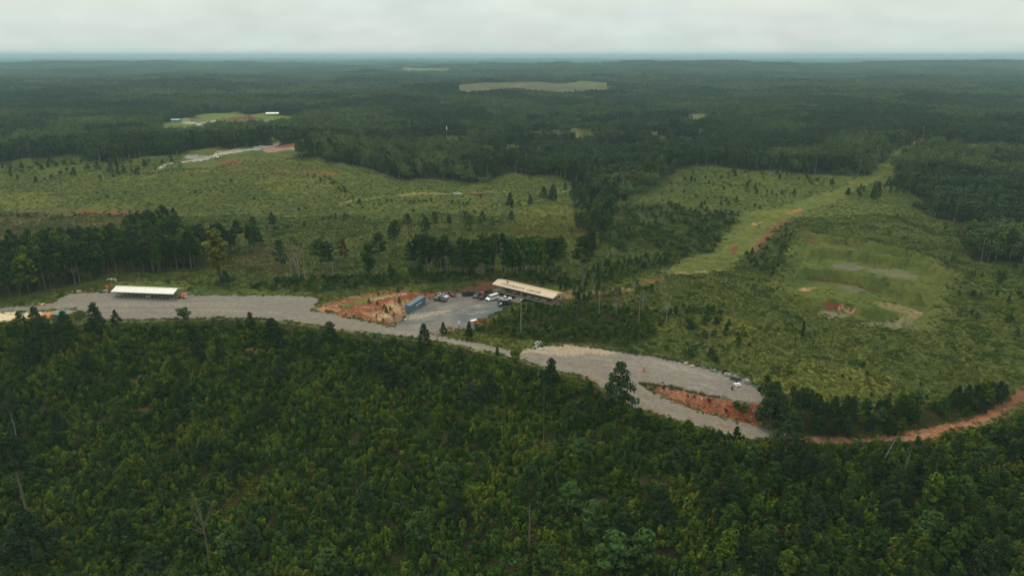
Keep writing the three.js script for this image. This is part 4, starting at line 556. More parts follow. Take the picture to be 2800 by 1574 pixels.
// --- people: one continuous skin each, shirt and trousers following the body
function person(label, pos, turn, shirt, trousers, hair, pose) {
  const J = { hip: [0, 0.95, 0], chest: [0, 1.35, 0.02], neck: [0, 1.52, 0.02], head: [0, 1.66, 0.04] }, B = [['hip', 'chest', 0.15, 0.17], ['chest', 'neck', 0.15, 0.06], ['neck', 'head', 0.06, 0.1]];
  const add = (a, b, r0, r1, tag) => B.push([a, b, r0, r1, tag]);
  for (const s of [-1, 1]) { const st = s * (pose.step ?? 0.06); add([s * 0.09, 0.92, 0], [s * 0.11, 0.5, 0.05 + st], 0.1, 0.07, 'leg'); add([s * 0.11, 0.5, 0.05 + st], [s * 0.12, 0.09, st * 1.5], 0.07, 0.05, 'leg'); add([s * 0.12, 0.05, st * 1.5 - 0.05], [s * 0.13, 0.04, st * 1.5 + 0.17], 0.05, 0.04, 'shoe'); const e = pose.arms?.[s] ?? [[s * 0.27, 1.14, 0], [s * 0.26, 0.9, 0.1]]; add([s * 0.19, 1.43, 0.01], e[0], 0.06, 0.05, 'sleeve'); add(e[0], e[1], 0.047, 0.035, 'arm'); const d = new THREE.Vector3(...e[1]).sub(new THREE.Vector3(...e[0])).normalize(); const h = [e[1][0] + d.x * 0.08, e[1][1] + d.y * 0.08, e[1][2] + d.z * 0.08]; add(e[1], h, 0.036, 0.038, 'arm'); }
  const P = (q) => new THREE.Vector3(...(typeof q === 'string' ? J[q] : q));
  const bones = B.map(([a, b, r0, r1, tag]) => ({ a: P(a), b: P(b), r0, r1, tag: tag ?? (a === 'neck' ? 'head' : 'torso') }));
  const field = (v) => { let best = 1, who = null, sum = 0; for (const n of bones) { const ab = n.b.clone().sub(n.a), t = Math.min(1, Math.max(0, v.clone().sub(n.a).dot(ab) / ab.lengthSq())), d = v.distanceTo(n.a.clone().addScaledVector(ab, t)) - lerp(n.r0, n.r1, t); sum += Math.exp(-d / 0.022); if (d < best) { best = d; who = n.tag; } } return [-0.022 * Math.log(sum), who]; };
  const N = 52, mc = new MarchingCubes(N, new THREE.MeshBasicMaterial(), false, false, 60000), S = 0.98, v = new THREE.Vector3();
  for (let k = 0; k < N; k++) for (let j = 0; j < N; j++) for (let i = 0; i < N; i++) { v.set((i - N / 2) / (N / 2) * S, (j - N / 2) / (N / 2) * S + 0.9, (k - N / 2) / (N / 2) * S); mc.field[i + j * N + k * N * N] = -field(v)[0]; }
  mc.isolation = 0; mc.update();
  const pos3 = mc.positionArray.slice(0, mc.count * 3), nor = mc.normalArray.slice(0, mc.count * 3), lists = { skin: [], shirt: [], trousers: [], shoe: [] };
  const g = new THREE.BufferGeometry(), cols = new Float32Array(mc.count * 3);
  for (let i = 0; i < mc.count; i++) { pos3[i * 3] *= S; pos3[i * 3 + 1] = pos3[i * 3 + 1] * S + 0.9; pos3[i * 3 + 2] *= S; v.set(pos3[i * 3], pos3[i * 3 + 1], pos3[i * 3 + 2]); const w = field(v)[1], c = w === 'head' || w === 'arm' ? [0.42, 0.27, 0.19] : w === 'leg' ? trousers : w === 'shoe' ? [0.05, 0.04, 0.035] : v.y < 0.98 ? trousers : shirt; cols.set(c, i * 3); }
  g.setAttribute('position', new THREE.BufferAttribute(pos3, 3)); g.setAttribute('normal', new THREE.BufferAttribute(nor, 3)); g.setAttribute('color', new THREE.BufferAttribute(cols, 3));
  // fingers, thumb, face
  const extra = []; for (const n of bones.filter((q) => q.tag === 'arm')) if (n.r1 > 0.037) { const d = n.b.clone().sub(n.a).normalize(), sx = new THREE.Vector3(0, 0, 1).cross(d).normalize(); for (let f = 0; f < 4; f++) { const o = n.b.clone().addScaledVector(sx, (f - 1.5) * 0.02); extra.push(bar(o.toArray(), o.clone().addScaledVector(d, 0.05).toArray(), 0.009), bar(o.clone().addScaledVector(d, 0.05).toArray(), o.clone().addScaledVector(d, [0.08, 0.09, 0.085, 0.07][f]).add(new THREE.Vector3(0, 0, 0.015)).toArray(), 0.008)); } extra.push(bar(n.a.clone().addScaledVector(sx, 0.03).toArray(), n.b.clone().addScaledVector(sx, 0.06).toArray(), 0.01)); }
  extra.push(new THREE.ConeGeometry(0.018, 0.05, 5).rotateX(Math.PI / 2).translate(0, 1.65, 0.15)); for (const s of [-1, 1]) extra.push(new THREE.SphereGeometry(0.025, 6, 5).scale(0.5, 1, 0.8).translate(s * 0.1, 1.66, 0.03));
  const ex = merge(extra); ex.deleteAttribute('uv'); ex.setAttribute('color', new THREE.BufferAttribute(new Float32Array(ex.attributes.position.count * 3).map((_, i) => [0.42, 0.27, 0.19][i % 3]), 3));
  const t = thing('person', label, 'person', pos, turn);
  part('body', mergeGeometries([g, ex]), new THREE.MeshStandardMaterial({ vertexColors: true, roughness: 0.85, side: THREE.DoubleSide }), t);
  part('hair', merge([new THREE.SphereGeometry(0.118, 12, 8, 0, 6.3, 0, 1.75).rotateX(-0.35).translate(0, 1.69, 0.02)]), mat(...hair, 0.9), t);
  for (const s of [-1, 1]) part('eye', new THREE.SphereGeometry(0.013, 6, 5).translate(s * 0.035, 1.675, 0.13), Mt.black, t);
  part('mouth', box(0.045, 0.01, 0.01, 0, 1.6, 0.127), mat(0.3, 0.12, 0.1), t);
}
{
  const st = (X, Y) => { const [x, z] = onPlane(...cv(X, Y), -2.5); return [x, heightAt(x, z) + 0.05, z]; };
  person('person in tan shirt leaning over the bed of the white pickup', st(2150, 440), 0.9, [0.5, 0.36, 0.2], [0.09, 0.08, 0.07], [0.05, 0.03, 0.02], { arms: { 1: [[0.26, 1.2, 0.15], [0.18, 1.12, 0.38]], [-1]: [[-0.26, 1.2, 0.15], [-0.16, 1.12, 0.38]] } });
  person('person in dark red shirt standing behind the nearest black pickup', st(2085, 480), 0.6, [0.25, 0.08, 0.07], [0.06, 0.065, 0.08], [0.06, 0.04, 0.03], { step: 0.08 });
  person('person in dark clothes beside the rear of the white van', st(2050, 430), -0.5, [0.06, 0.06, 0.055], [0.09, 0.08, 0.065], [0.04, 0.03, 0.025], {});
  const { loc } = pavilion; person('person in pale shirt standing on the pavilion deck at the ramp', loc(10.9, -0.8), 0.4, [0.55, 0.44, 0.34], [0.2, 0.16, 0.12], [0.07, 0.05, 0.04], {});
}
{ // camera stand or tripod by the van
  const [x, z] = onPlane(...cv(2030, 440), -2.5), t = thing('tripod_stand', 'thin dark tripod stand beside the white van', 'tripod', [x, heightAt(x, z) + 0.05, z]); for (let k = 0; k < 3; k++) part('leg', bar([0, 1.3, 0], [0.4 * Math.cos(k * 2.1), 0, 0.4 * Math.sin(k * 2.1)], 0.02), Mt.black, t); part('head', rbox(0.2, 0.16, 0.16, 0.03, 0, 1.38, 0), Mt.black, t);
}
{ // portable toilets
  const toilet = (sx, sy, color, label, turn) => {
    const [x, z] = onPlane(sx, sy, -1.4), t = thing('portable_toilet', label, 'portable toilet', [x, heightAt(x, z) + 0.05, z], turn), m = mat(...color, 0.55);
    part('cabin', rbox(1.12, 2.05, 1.15, 0.05, 0, 1.1, 0), m, t); part('base', rbox(1.2, 0.14, 1.22, 0.03, 0, 0.07, 0), Mt.grey, t);
    part('roof', (() => { const g = new THREE.SphereGeometry(0.85, 16, 6, 0, 6.2832, 0, 0.8); g.scale(0.98, 0.42, 1.0).translate(0, 1.93, 0); return merge([g, rbox(1.2, 0.1, 1.24, 0.04, 0, 2.14, 0)]); })(), Mt.white, t);
    const d = part('door', rbox(0.72, 1.8, 0.05, 0.03, 0, 1.06, 0.585), m, t); part('handle', rbox(0.06, 0.14, 0.05, 0.015, 0.28, 1.05, 0.63), Mt.white, d); part('vent', box(0.5, 0.12, 0.02, 0, 1.82, 0.615), Mt.white, d);
    for (const s of [-1, 1]) for (let k = 0; k < 3; k++) part('side_rib', rbox(0.04, 1.7, 0.12, 0.015, s * 0.57, 1.05, -0.36 + k * 0.36), m, t);
    part('vent_pipe', cyl(0.05, 0.05, 2.4, 8, 0.4, 1.25, -0.62), Mt.grey, t);
  };
  toilet(1220 + 1150 / 16.09, 855 + 612 / 16.09, [0.42, 0.32, 0.25], 'tan portable toilet with white roof behind the slim young pine', 0.5);
  toilet(1220 + 1272 / 16.09, 855 + 580 / 16.09, [0.6, 0.035, 0.06], 'bright red portable toilet with white roof at the parking edge', 0.5);
  const [x, z] = onPlane(1220 + 575 / 16.09, 855 + 560 / 16.09, -1.2), t = thing('wash_stand', 'pale blue hand-wash stand alone on the dark parking surface', 'wash stand', [x, heightAt(x, z) + 0.05, z], 0.2), m = mat(0.5, 0.58, 0.62, 0.5);
  part('tank', rbox(0.95, 0.75, 0.6, 0.1, 0, 0.6, 0), m, t); part('basin', rbox(1.05, 0.14, 0.68, 0.05, 0, 1.04, 0.02), m, t); part('dispenser', rbox(0.5, 0.5, 0.35, 0.08, 0, 1.35, 0), m, t); part('cap', new THREE.SphereGeometry(0.2, 10, 6).translate(0, 1.6, 0), Mt.white, t); for (const s of [-1, 1]) part('foot', rbox(0.14, 0.26, 0.5, 0.03, s * 0.36, 0.12, 0), Mt.grey, t);
}
// --- power pole in the thicket
{
  const p = at3(1424, 912), h = heightTo(p, 797), t = thing('utility_pole', 'tall wooden utility pole with pale meter box in the thicket before the pavilion', 'utility pole', p);
  part('pole', limb([[0, -0.3, 0], [0.05, h * 0.5, 0], [0.02, h, 0]], 0.19, 0.12, 8), Mt.woodGrey, t); part('meter_box', rbox(0.3, 0.5, 0.2, 0.03, 0.05, h * 0.82, 0.22), Mt.white, t); part('bracket', bar([0, h * 0.5, 0], [1.2, h * 0.5, 0], 0.025), Mt.steel, t); part('top_pin', cyl(0.03, 0.03, 1.2, 5, 0.02, h + 0.5, 0), Mt.steel, t);
}
// --- the right-hand yard
const yard = (X, Y) => { const [x, z] = onPlane(...cb(X, Y), -1); return [x, heightAt(x, z) + 0.03, z]; };
const logBetween = (a, b, m, label, group, r = 0.17) => { const dx = b[0] - a[0], dz = b[2] - a[2], L = Math.hypot(dx, dz), t = thing('timber_log', label, 'log', [(a[0] + b[0]) / 2, Math.max(heightAt(a[0], a[2]), heightAt(b[0], b[2])) + 0.02, (a[2] + b[2]) / 2], Math.atan2(dx, dz), group); const g = new THREE.CylinderGeometry(r * 0.9, r, L, 9, 4).rotateX(Math.PI / 2).translate(0, r, 0), q = g.attributes.position; for (let i = 0; i < q.count; i++) q.setX(i, q.getX(i) + 0.03 * noise2(q.getZ(i), q.getY(i) * 4)); g.computeVertexNormals(); part('bark', g, m, t); for (const s of [-1, 1]) part('cut_end', new THREE.CircleGeometry(r * 0.86, 9).rotateY(s > 0 ? 0 : Math.PI).translate(0, r, s * (L / 2 + 0.004)), Mt.logPale, t); };
{
  const nth = ['first', 'second', 'third', 'fourth', 'fifth', 'sixth', 'seventh', 'eighth', 'ninth'];
  [[52, 553, 207, 581], [305, 600, 465, 622], [507, 622, 648, 668], [712, 678, 868, 708], [915, 738, 1075, 766], [1138, 790, 1305, 818], [1383, 828, 1552, 856], [1610, 868, 1788, 904], [1842, 912, 2036, 945]].forEach(([a, b, c, d], i) => logBetween(yard(a, b), yard(c, d), i > 6 ? Mt.woodGrey : Mt.log, `${i > 6 ? 'weathered pale' : 'dark'} log on the near edge of the right yard, ${nth[i]} from the flag pole`));
  const up = [[515, 279], [600, 286], [700, 298], [800, 312], [900, 330], [1010, 346], [1110, 356], [1200, 375], [1290, 388], [1430, 428], [1500, 446], [1570, 466]];
  up.slice(0, -1).forEach(([X, Y], i) => { const q = (u) => { const [x, z] = onPlane(...c4(...u), -1); return [x, heightAt(x, z), z]; }, a = q([X, Y - 2]), b = q([lerp(X, up[i + 1][0], 0.86), lerp(Y, up[i + 1][1], 0.86) - 2]); logBetween(a, b, Mt.log, `dark log along the far edge of the right yard, ${[...nth, 'tenth', 'eleventh'][i]} from the left`, undefined, 0.15); });
}
{
  const tn = -0.35;
  picnic(yard(1870, 640), 'white picnic table in the open right end of the gravel yard', Mt.white, 0.25);
  picnic(yard(1690, 450), 'weathered picnic table beside the black tyres on the yard edge', mat(0.4, 0.33, 0.26, 0.95), tn);
  picnic(yard(2060, 590), 'brown picnic table with grey box on the far edge of the yard', Mt.wood, 0.3);
  { const p = yard(2060, 560), b = single('grey_box', 'pale grey box lying on the brown picnic table', 'box', merge([rbox(0.7, 0.22, 0.5, 0.04, 0, 0.11, 0), rbox(0.74, 0.06, 0.54, 0.02, 0, 0.24, 0)]), mat(0.42, 0.46, 0.5, 0.6)); const q = yard(2060, 590); b.position.set(q[0], q[1] + 0.765, q[2] - 0.1); }
  makeBarrel(yard(1778, 712), 'dark blue-green barrel beside the white picnic table', mat(0.03, 0.07, 0.08, 0.7), 0.3, 0.95);
  makeBarrel([...yard(1872, 592)].map((v, i) => (i === 2 ? v - 0.4 : v)), 'small dark bucket just behind the white picnic table', Mt.black, 0.16, 0.4);
  const tyre = (p, label, r) => { const o = thing('tyre_stack', label, 'tyres', p); for (let k = 0; k < 2; k++) part('tyre', new THREE.TorusGeometry(r * 0.72, r * 0.3, 9, 20).rotateX(Math.PI / 2).translate(k * 0.08, r * 0.3 + k * r * 0.55, 0), Mt.rubber, o); };
  tyre(yard(1640, 400), 'black tyres stacked beside the weathered picnic table', 0.75);
  tyre(yard(2310, 740), 'large black tyres at the right end of the yard under the pine', 0.95);
  { const p = yard(1845, 510), t = thing('shooting_ramp', 'grey sloping board on a frame at the far edge of the yard', 'ramp', p, 2.55); const board = new THREE.Group(); board.name = 'board'; t.add(board); for (let k = 0; k < 12; k++) part('slat', box(0.19, 0.06, 3.0, -1.2 + k * 0.2, 0.62, 0, 0.36), mat(0.16, 0.155, 0.15, 0.9), board); part('back_panel', box(2.5, 1.15, 0.08, 0, 0.6, -1.5), mat(0.07, 0.08, 0.09, 0.8), t); for (const x of [-1.15, 1.15]) part('leg', box(0.1, 0.9, 0.1, x, 0.5, -1.25), Mt.wood, t); }
  const mat_ = (a, b, w, label) => { const dx = b[0] - a[0], dz = b[2] - a[2], L = Math.hypot(dx, dz), t = thing('green_mat', label, 'mat', [(a[0] + b[0]) / 2, a[1] + 0.015, (a[2] + b[2]) / 2], Math.atan2(dx, dz)); part('turf', rbox(w, 0.04, L, 0.015, 0, 0.02, 0), mat(0.05, 0.11, 0.07, 0.95), t); parts('border', [box(0.06, 0.05, L, w / 2 + 0.03, 0.025, 0), box(0.06, 0.05, L, -w / 2 - 0.03, 0.025, 0)], Mt.green, t); };
  mat_(yard(1370, 362), yard(1520, 395), 1.2, 'long green shooting mat on the far edge of the yard');
  mat_(yard(2180, 640), yard(2265, 695), 1.4, 'short green mat near the right end of the yard');
  mat_(yard(1880, 545), yard(1960, 515), 1.0, 'green mat lying beside the grey sloping board');
  { const p = yard(1250, 320), t = thing('metal_stand', 'spidery dark target stand at the far edge of the yard', 'stand', p); for (let k = 0; k < 6; k++) part('leg', bar([0, 0.7, 0], [1.1 * Math.cos(k * 1.05), 0.02, 1.1 * Math.sin(k * 1.05)], 0.035), Mt.steel, t); part('hub', new THREE.OctahedronGeometry(0.14).translate(0, 0.72, 0), Mt.steel, t); }
}
function boulder(name, label, p, s, m, seed, group) {
  const g = mergeVertices(new THREE.IcosahedronGeometry(1, 3).deleteAttribute('uv').deleteAttribute('normal'), 1e-4), q = g.attributes.position, n = createNoise2D(mulberry(seed));
  for (let i = 0; i < q.count; i++) { const x = q.getX(i), y = q.getY(i), z = q.getZ(i), k = 1 + 0.2 * n(x * 1.2 + y, z * 1.2) + 0.08 * n(x * 3 - y * 2, z * 3 + 9); q.setXYZ(i, x * k * s[0], Math.max(-0.25, y * k) * s[1], z * k * s[2]); }
  g.computeVertexNormals(); const o = single(name, label, 'rock', g, m, group); o.position.set(p[0], p[1] + s[1] * 0.2, p[2]); return o;
}
boulder('boulder', 'grey boulder on the far edge of the right gravel yard', yard(920, 232), [0.85, 0.5, 0.55], Mt.rock, 1);
boulder('boulder', 'pinkish boulder right of the grey one on the yard edge', yard(1035, 285), [0.85, 0.55, 0.6], mat(0.5, 0.34, 0.27, 0.95), 2);
boulder('boulder', 'white boulder by the tyres at the right end of the yard', yard(2390, 775), [0.6, 0.5, 0.5], Mt.rockPale, 3);
boulder('boulder', 'brown boulder left of the flag at the white-roofed shelter', at3(289, 797), [1.2, 0.75, 0.8], Mt.rockBrown, 4);
boulder('boulder', 'large tan boulder at the back left of the gravel yard', at3(215, 799), [1.2, 0.8, 0.8], Mt.rockBrown, 5);
{ // white rock heaps: each stone its own piece
  const heap = (label, pts, m, seed) => { const r = mulberry(seed), [x0, y0, z0] = pts[0], t = thing('rock_heap', label, 'rock heap', [x0, y0, z0]); const gs = [0, 1, 2].map((k) => { const g = new THREE.DodecahedronGeometry(1, 0), q = g.attributes.position; for (let i = 0; i < q.count; i++) q.setXYZ(i, q.getX(i) * (1 + 0.2 * noise2(q.getY(i) * 2 + k, q.getZ(i))), q.getY(i) * 0.75, q.getZ(i)); g.computeVertexNormals(); return g; }); for (const p of pts) for (let k = 0; k < 13; k++) { const s = R(0.2, 0.5, r), x = p[0] - x0 + R(-1.4, 1.4, r), z = p[2] - z0 + R(-1, 1, r), o = part('stone', gs[k % 3], m, t); o.position.set(x, heightAt(x + x0, z + z0) - y0 + s * 0.3, z); o.scale.setScalar(s); o.rotation.set(R(0, 3, r), R(0, 3, r), 0); } };
  heap('heap of white limestone at the start of the right gravel yard', [at3(...c4(200, 280)), at3(...c4(250, 300)), at3(...c4(215, 260))], Mt.rockPale, 5);
  heap('small heap of white stone behind the white-roofed shelter', [at3(303, 764), at3(310, 766)], Mt.rockPale, 6);
}
{ // loose stones over the clay and the yards
  const r = mulberry(8), g = new THREE.DodecahedronGeometry(1, 0).scale(1, 0.6, 0.85), list = [];
  const strew = (poly, n, a, b, cols) => { const q = boundsOf(poly); for (let k = 0, t = 0; k < n && t < n * 30; t++) { const x = R(q[0], q[1], r), z = R(q[2], q[3], r); if (!inside(poly, x, z)) continue; k++; list.push([x, z, R(a, b, r), cols[Math.floor(r() * cols.length)]]); } };
  strew(clayWedge, 520, 0.06, 0.22, [[0.55, 0.4, 0.27], [0.6, 0.5, 0.38], [0.4, 0.2, 0.12]]); strew(clayBank, 180, 0.05, 0.18, [[0.45, 0.36, 0.28], [0.5, 0.42, 0.35]]);
  strew(G([c3(60, 650), c3(230, 560), c3(840, 480), c3(700, 560), c3(300, 640)]), 200, 0.05, 0.16, [[0.66, 0.58, 0.46]]); strew(surf.rightLot.poly, 130, 0.03, 0.09, [[0.5, 0.46, 0.42]]); strew(surf.leftLot.poly, 170, 0.03, 0.1, [[0.5, 0.46, 0.42]]); strew(G([c4(70, 300), c4(400, 262), c4(800, 320), c4(400, 350)]), 140, 0.06, 0.2, [[0.66, 0.57, 0.44], [0.55, 0.46, 0.36]]);
  strew(G([[130, 850], [215, 848], [180, 862], [60, 880], [-60, 880], [-60, 853]]), 150, 0.06, 0.2, [[0.6, 0.5, 0.36]]);
  const im = new THREE.InstancedMesh(g, mat(1, 1, 1, 0.95), list.length), m4 = new THREE.Matrix4(), e = new THREE.Euler(), q = new THREE.Quaternion(), c = new THREE.Color();
  list.forEach(([x, z, s, k], i) => { e.set(0, r() * 6, 0); im.setMatrixAt(i, m4.compose(new THREE.Vector3(x, heightAt(x, z) + 0.05, z), q.setFromEuler(e), new THREE.Vector3(s, s, s))); im.setColorAt(i, c.setRGB(...k)); });
  im.name = 'loose_stones'; im.userData = { kind: 'stuff', label: 'loose stones over the clay and gravel', category: 'stones' }; im.castShadow = im.receiveShadow = true; scene.add(im);
}
{ // left: tarp shelter, pallet, trestle
  const p = at3(...cl(1480, 1085)), t = thing('tarp_shelter', 'small blue-green tarp shelter at the near left edge of the gravel yard', 'tarp shelter', p, -0.12);
  const g = new THREE.PlaneGeometry(6.0, 3.6, 16, 10).rotateX(-Math.PI / 2), q = g.attributes.position; for (let i = 0; i < q.count; i++) { const x = q.getX(i), z = q.getZ(i); q.setXYZ(i, x + z * -0.25, 1.75 + 0.03 * Math.sin(x * 3) - 0.12 * (1 - (x / 3) ** 2) + z * -0.06 + 0.05 * noise2(x, z), z); } g.computeVertexNormals(); part('tarp', g, Mt.tarp, t);
  parts('edge', [bar([-3.45, 1.64, 1.8], [2.55, 1.64, 1.8], 0.03), bar([-2.55, 1.86, -1.8], [3.45, 1.86, -1.8], 0.03)], Mt.steel, t); for (const x of [-2.9, 2.9]) for (const z of [-1.6, 1.6]) part('post', cyl(0.045, 0.045, 1.7, 6, x + z * -0.25, 0.85, z), Mt.wood, t);
  const b = thing('shooting_bench', 'dark bench standing under the blue-green tarp', 'bench', [p[0] + 0.4, p[1], p[2] + 0.3], -0.2); part('top', box(1.6, 0.06, 0.7, 0, 0.8, 0), Mt.wood, b); for (const x of [-0.7, 0.7]) part('leg', box(0.1, 0.78, 0.6, x, 0.39, 0), Mt.wood, b);
  const pal = thing('pallet_stack', 'leaning slatted pallet at the back left of the gravel yard', 'pallet', at3(197, 801), 0.2); for (let k = 0; k < 5; k++) part('slat', box(1.1, 0.13, 0.04, 0, 0.15 + k * 0.24, -k * 0.05), Mt.woodGrey, pal); for (const x of [-0.5, 0, 0.5]) part('runner', box(0.06, 1.25, 0.08, x, 0.62, -0.16, -0.2), Mt.woodGrey, pal);
  const tre = thing('sawhorse', 'brown sawhorse right of the tan boulder', 'sawhorse', at3(236, 801), 0.3); part('beam', box(1.6, 0.12, 0.12, 0, 0.85, 0), Mt.wood, tre); for (const s of [-1, 1]) parts('leg', [bar([s * 0.6, 0.85, 0], [s * 0.85, 0, 0.45], 0.045), bar([s * 0.6, 0.85, 0], [s * 0.85, 0, -0.45], 0.045)], Mt.wood, tre);
  const sp = thing('marker_post', 'short marker post on the grass right of the red canopy', 'post', at3(...cw(2515, 420)), 0); part('post', cyl(0.05, 0.05, 1.1, 6, 0, 0.55, 0), Mt.woodGrey, sp); part('cap', new THREE.SphereGeometry(0.12, 8, 6).translate(0, 1.15, 0), Mt.white, sp);
}
// --- far away
{
  const farPlace = (sx, sy) => onGround(sx, sy);
  const shed = (name, label, cat, sx, sy, L, W, E, Rg, m, wall, turn) => { const p = farPlace(sx, sy), t = thing(name, label, cat, p, turn); part('roof', (() => { const sh = new THREE.Shape(); sh.moveTo(-W / 2 - 0.4, E); sh.lineTo(0, Rg); sh.lineTo(W / 2 + 0.4, E); sh.lineTo(W / 2 + 0.3, E - 0.15); sh.lineTo(0, Rg - 0.2); sh.lineTo(-W / 2 - 0.3, E - 0.15); const g = new THREE.ExtrudeGeometry(sh, { depth: L, bevelEnabled: false }); return g.translate(0, 0, -L / 2).rotateY(Math.PI / 2); })(), m, t); if (wall) { part('wall', box(L - 0.6, E, W - 0.6, 0, E / 2, 0), wall, t); for (let k = 0; k < Math.floor(L / 6); k++) part('door', rbox(3, E * 0.75, 0.1, 0.03, -L / 2 + 3.4 + k * 6, E * 0.38, W / 2 - 0.28), Mt.grey, t); } else for (let k = 0; k <= 6; k++) parts('post', [cyl(0.12, 0.12, E, 5, -L / 2 + 0.5 + (k * (L - 1)) / 6, E / 2, -W / 2 + 0.4), cyl(0.12, 0.12, E, 5, -L / 2 + 0.5 + (k * (L - 1)) / 6, E / 2, W / 2 - 0.4)], Mt.post, t); };
  shed('long_shed', 'long white-roofed shed on the far hilltop field', 'shed', 745, 315, 20, 8, 3, 4.6, Mt.white, null, 0.18);
  shed('long_shed', 'white-roofed shed in the gap of the wood above the far yard', 'shed', 734, 368, 15, 7, 3, 4.4, Mt.white, null, -0.12);
  shed('trailer_building', 'blue-walled building at the left end of the far hilltop', 'building', 480, 334, 14, 5, 4, 4.9, mat(0.45, 0.5, 0.55, 0.6), mat(0.1, 0.2, 0.36, 0.7), 0.1);
  ['first', 'second', 'third', 'fourth', 'fifth'].forEach((n, i) => shed('white_house', `white farm building far off towards the horizon, ${n} from the left`, 'building', 1118 + i * 9, 184 - (i % 2), 34, 16, 6, 10, Mt.white, Mt.white, 0.1 * i));
  const truck = (sx, sy, turn, color, label, kind = 'pickup_truck') => vehicle({ kind, category: kind === 'passenger_van' ? 'van' : 'pickup truck', label, pos: farPlace(sx, sy), turn, color, L: kind === 'passenger_van' ? 6 : 5.8, W: 2, belt: 1.25, hood: 1.15, top: kind === 'passenger_van' ? 2.3 : 1.9, rows: 3 });
  truck(1250, 532, 1.4, [0.75, 0.75, 0.74], 'white pickup alone on the track in the middle of the wide field');
  truck(498, 330, 1.2, [0.75, 0.76, 0.78], 'leftmost white van on the far hilltop yard', 'passenger_van'); truck(504, 329, 1.2, [0.75, 0.76, 0.78], 'middle white van on the far hilltop yard', 'passenger_van'); truck(510, 328, 1.2, [0.75, 0.76, 0.78], 'rightmost white van on the far hilltop yard', 'passenger_van'); truck(516, 331, 2.0, [0.7, 0.5, 0.1], 'yellow truck on the far hilltop yard'); truck(524, 332, 2.0, [0.03, 0.03, 0.03], 'dark pickup on the far hilltop yard'); truck(595, 431, 0.3, [0.7, 0.7, 0.7], 'white trailer-like van on the grass below the far road', 'passenger_van');
  { const p = farPlace(1222, 385), t = thing('marker_tower', 'slim white tower with red top standing in the wood', 'tower', p); part('mast', cyl(0.2, 0.15, 13, 6, 0, 6.5, 0), Mt.steel, t); part('panel', rbox(1.2, 3.2, 1.2, 0.1, 0, 14, 0), Mt.white, t); part('top', rbox(0.8, 1.6, 0.8, 0.1, 0, 16.4, 0), Mt.red, t); }
  for (const [X, Y, n] of [[980, 722, 'left'], [1040, 722, 'middle'], [1080, 722, 'right']]) { const p = farPlace(900 + X / 2.576, 250 + Y / 2.576); boulder('scrap_mound', `${n} of the three rusty mounds right of the white pickup in the wide field`, p, [2.2, 0.9, 1.2], mat(0.22, 0.11, 0.07, 0.95), 40 + X); }
  for (const [X, Y, n] of [[960, 780, 'left'], [1035, 800, 'right']]) { const p = farPlace(...cf(X, Y + 55)), h = heightTo(p, cf(X, Y - 80)[1]), t = thing('utility_pole', `thin dark pole by the far road, ${n} of two`, 'utility pole', p); part('pole', cyl(0.18, 0.12, h, 6, 0, h / 2, 0), Mt.wood, t); part('cross_arm', box(1.6, 0.14, 0.12, 0, h - 0.6, 0), Mt.wood, t); }
}

// ---------------------------------------------------------------- plants
// foliage: many small leaf faces spread through clumps; colours vary from leaf to leaf
function leaves(clumps, seed) {
  const r = mulberry(seed), P = [], N = [], K = [], u = new THREE.Vector3(), v = new THREE.Vector3(), n = new THREE.Vector3(), o = new THREE.Vector3();
  for (const q of clumps) {
    const [cx, cy, cz] = q.c, [rx, ry, rz] = q.r, tone = q.tone ?? [1, 1, 1], kt = R(0.82, 1.18, r);
    for (let i = 0; i < q.n; i++) {
      const th = R(0, 6.283, r), ph = Math.acos(R(-0.75, 1, r)), rad = Math.pow(R(0.2, 1, r), 0.4);
      o.set(Math.sin(ph) * Math.cos(th), Math.cos(ph), Math.sin(ph) * Math.sin(th));
      const x = cx + o.x * rx * rad, y = cy + o.y * ry * rad, z = cz + o.z * rz * rad;
      n.set(o.x + R(-0.6, 0.6, r), o.y * 0.8 + 0.4 + R(-0.5, 0.5, r), o.z + R(-0.6, 0.6, r)).normalize();
      u.set(R(-1, 1, r), R(-1, 1, r), R(-1, 1, r)).cross(n).normalize(); v.crossVectors(n, u);
      const s = q.size * R(0.65, 1.35, r), a = s * (q.aspect ?? 0.6), f = R(0.55, 1.0, r);
      const pts = [[-u.x * s - v.x * a * 0.1, -u.y * s - v.y * a * 0.1, -u.z * s - v.z * a * 0.1], [v.x * a - u.x * s * 0.1, v.y * a - u.y * s * 0.1, v.z * a - u.z * s * 0.1], [u.x * s * f, u.y * s * f - s * 0.15, u.z * s * f], [-v.x * a, -v.y * a, -v.z * a]];
      const c = 0.9 * kt * R(0.72, 1.28, r), h = R(-0.12, 0.12, r), col = [tone[0] * c * (1 + h), tone[1] * c, tone[2] * c * (1 - h)];
      for (const k of [0, 2, 1, 0, 3, 2]) { P.push(x + pts[k][0], y + pts[k][1], z + pts[k][2]); N.push(n.x, n.y, n.z); K.push(...col); }
    }
  }
  const g = new THREE.BufferGeometry(); g.setAttribute('position', new THREE.Float32BufferAttribute(P, 3)); g.setAttribute('normal', new THREE.Float32BufferAttribute(N, 3)); g.setAttribute('color', new THREE.Float32BufferAttribute(K, 3)); return g;
}
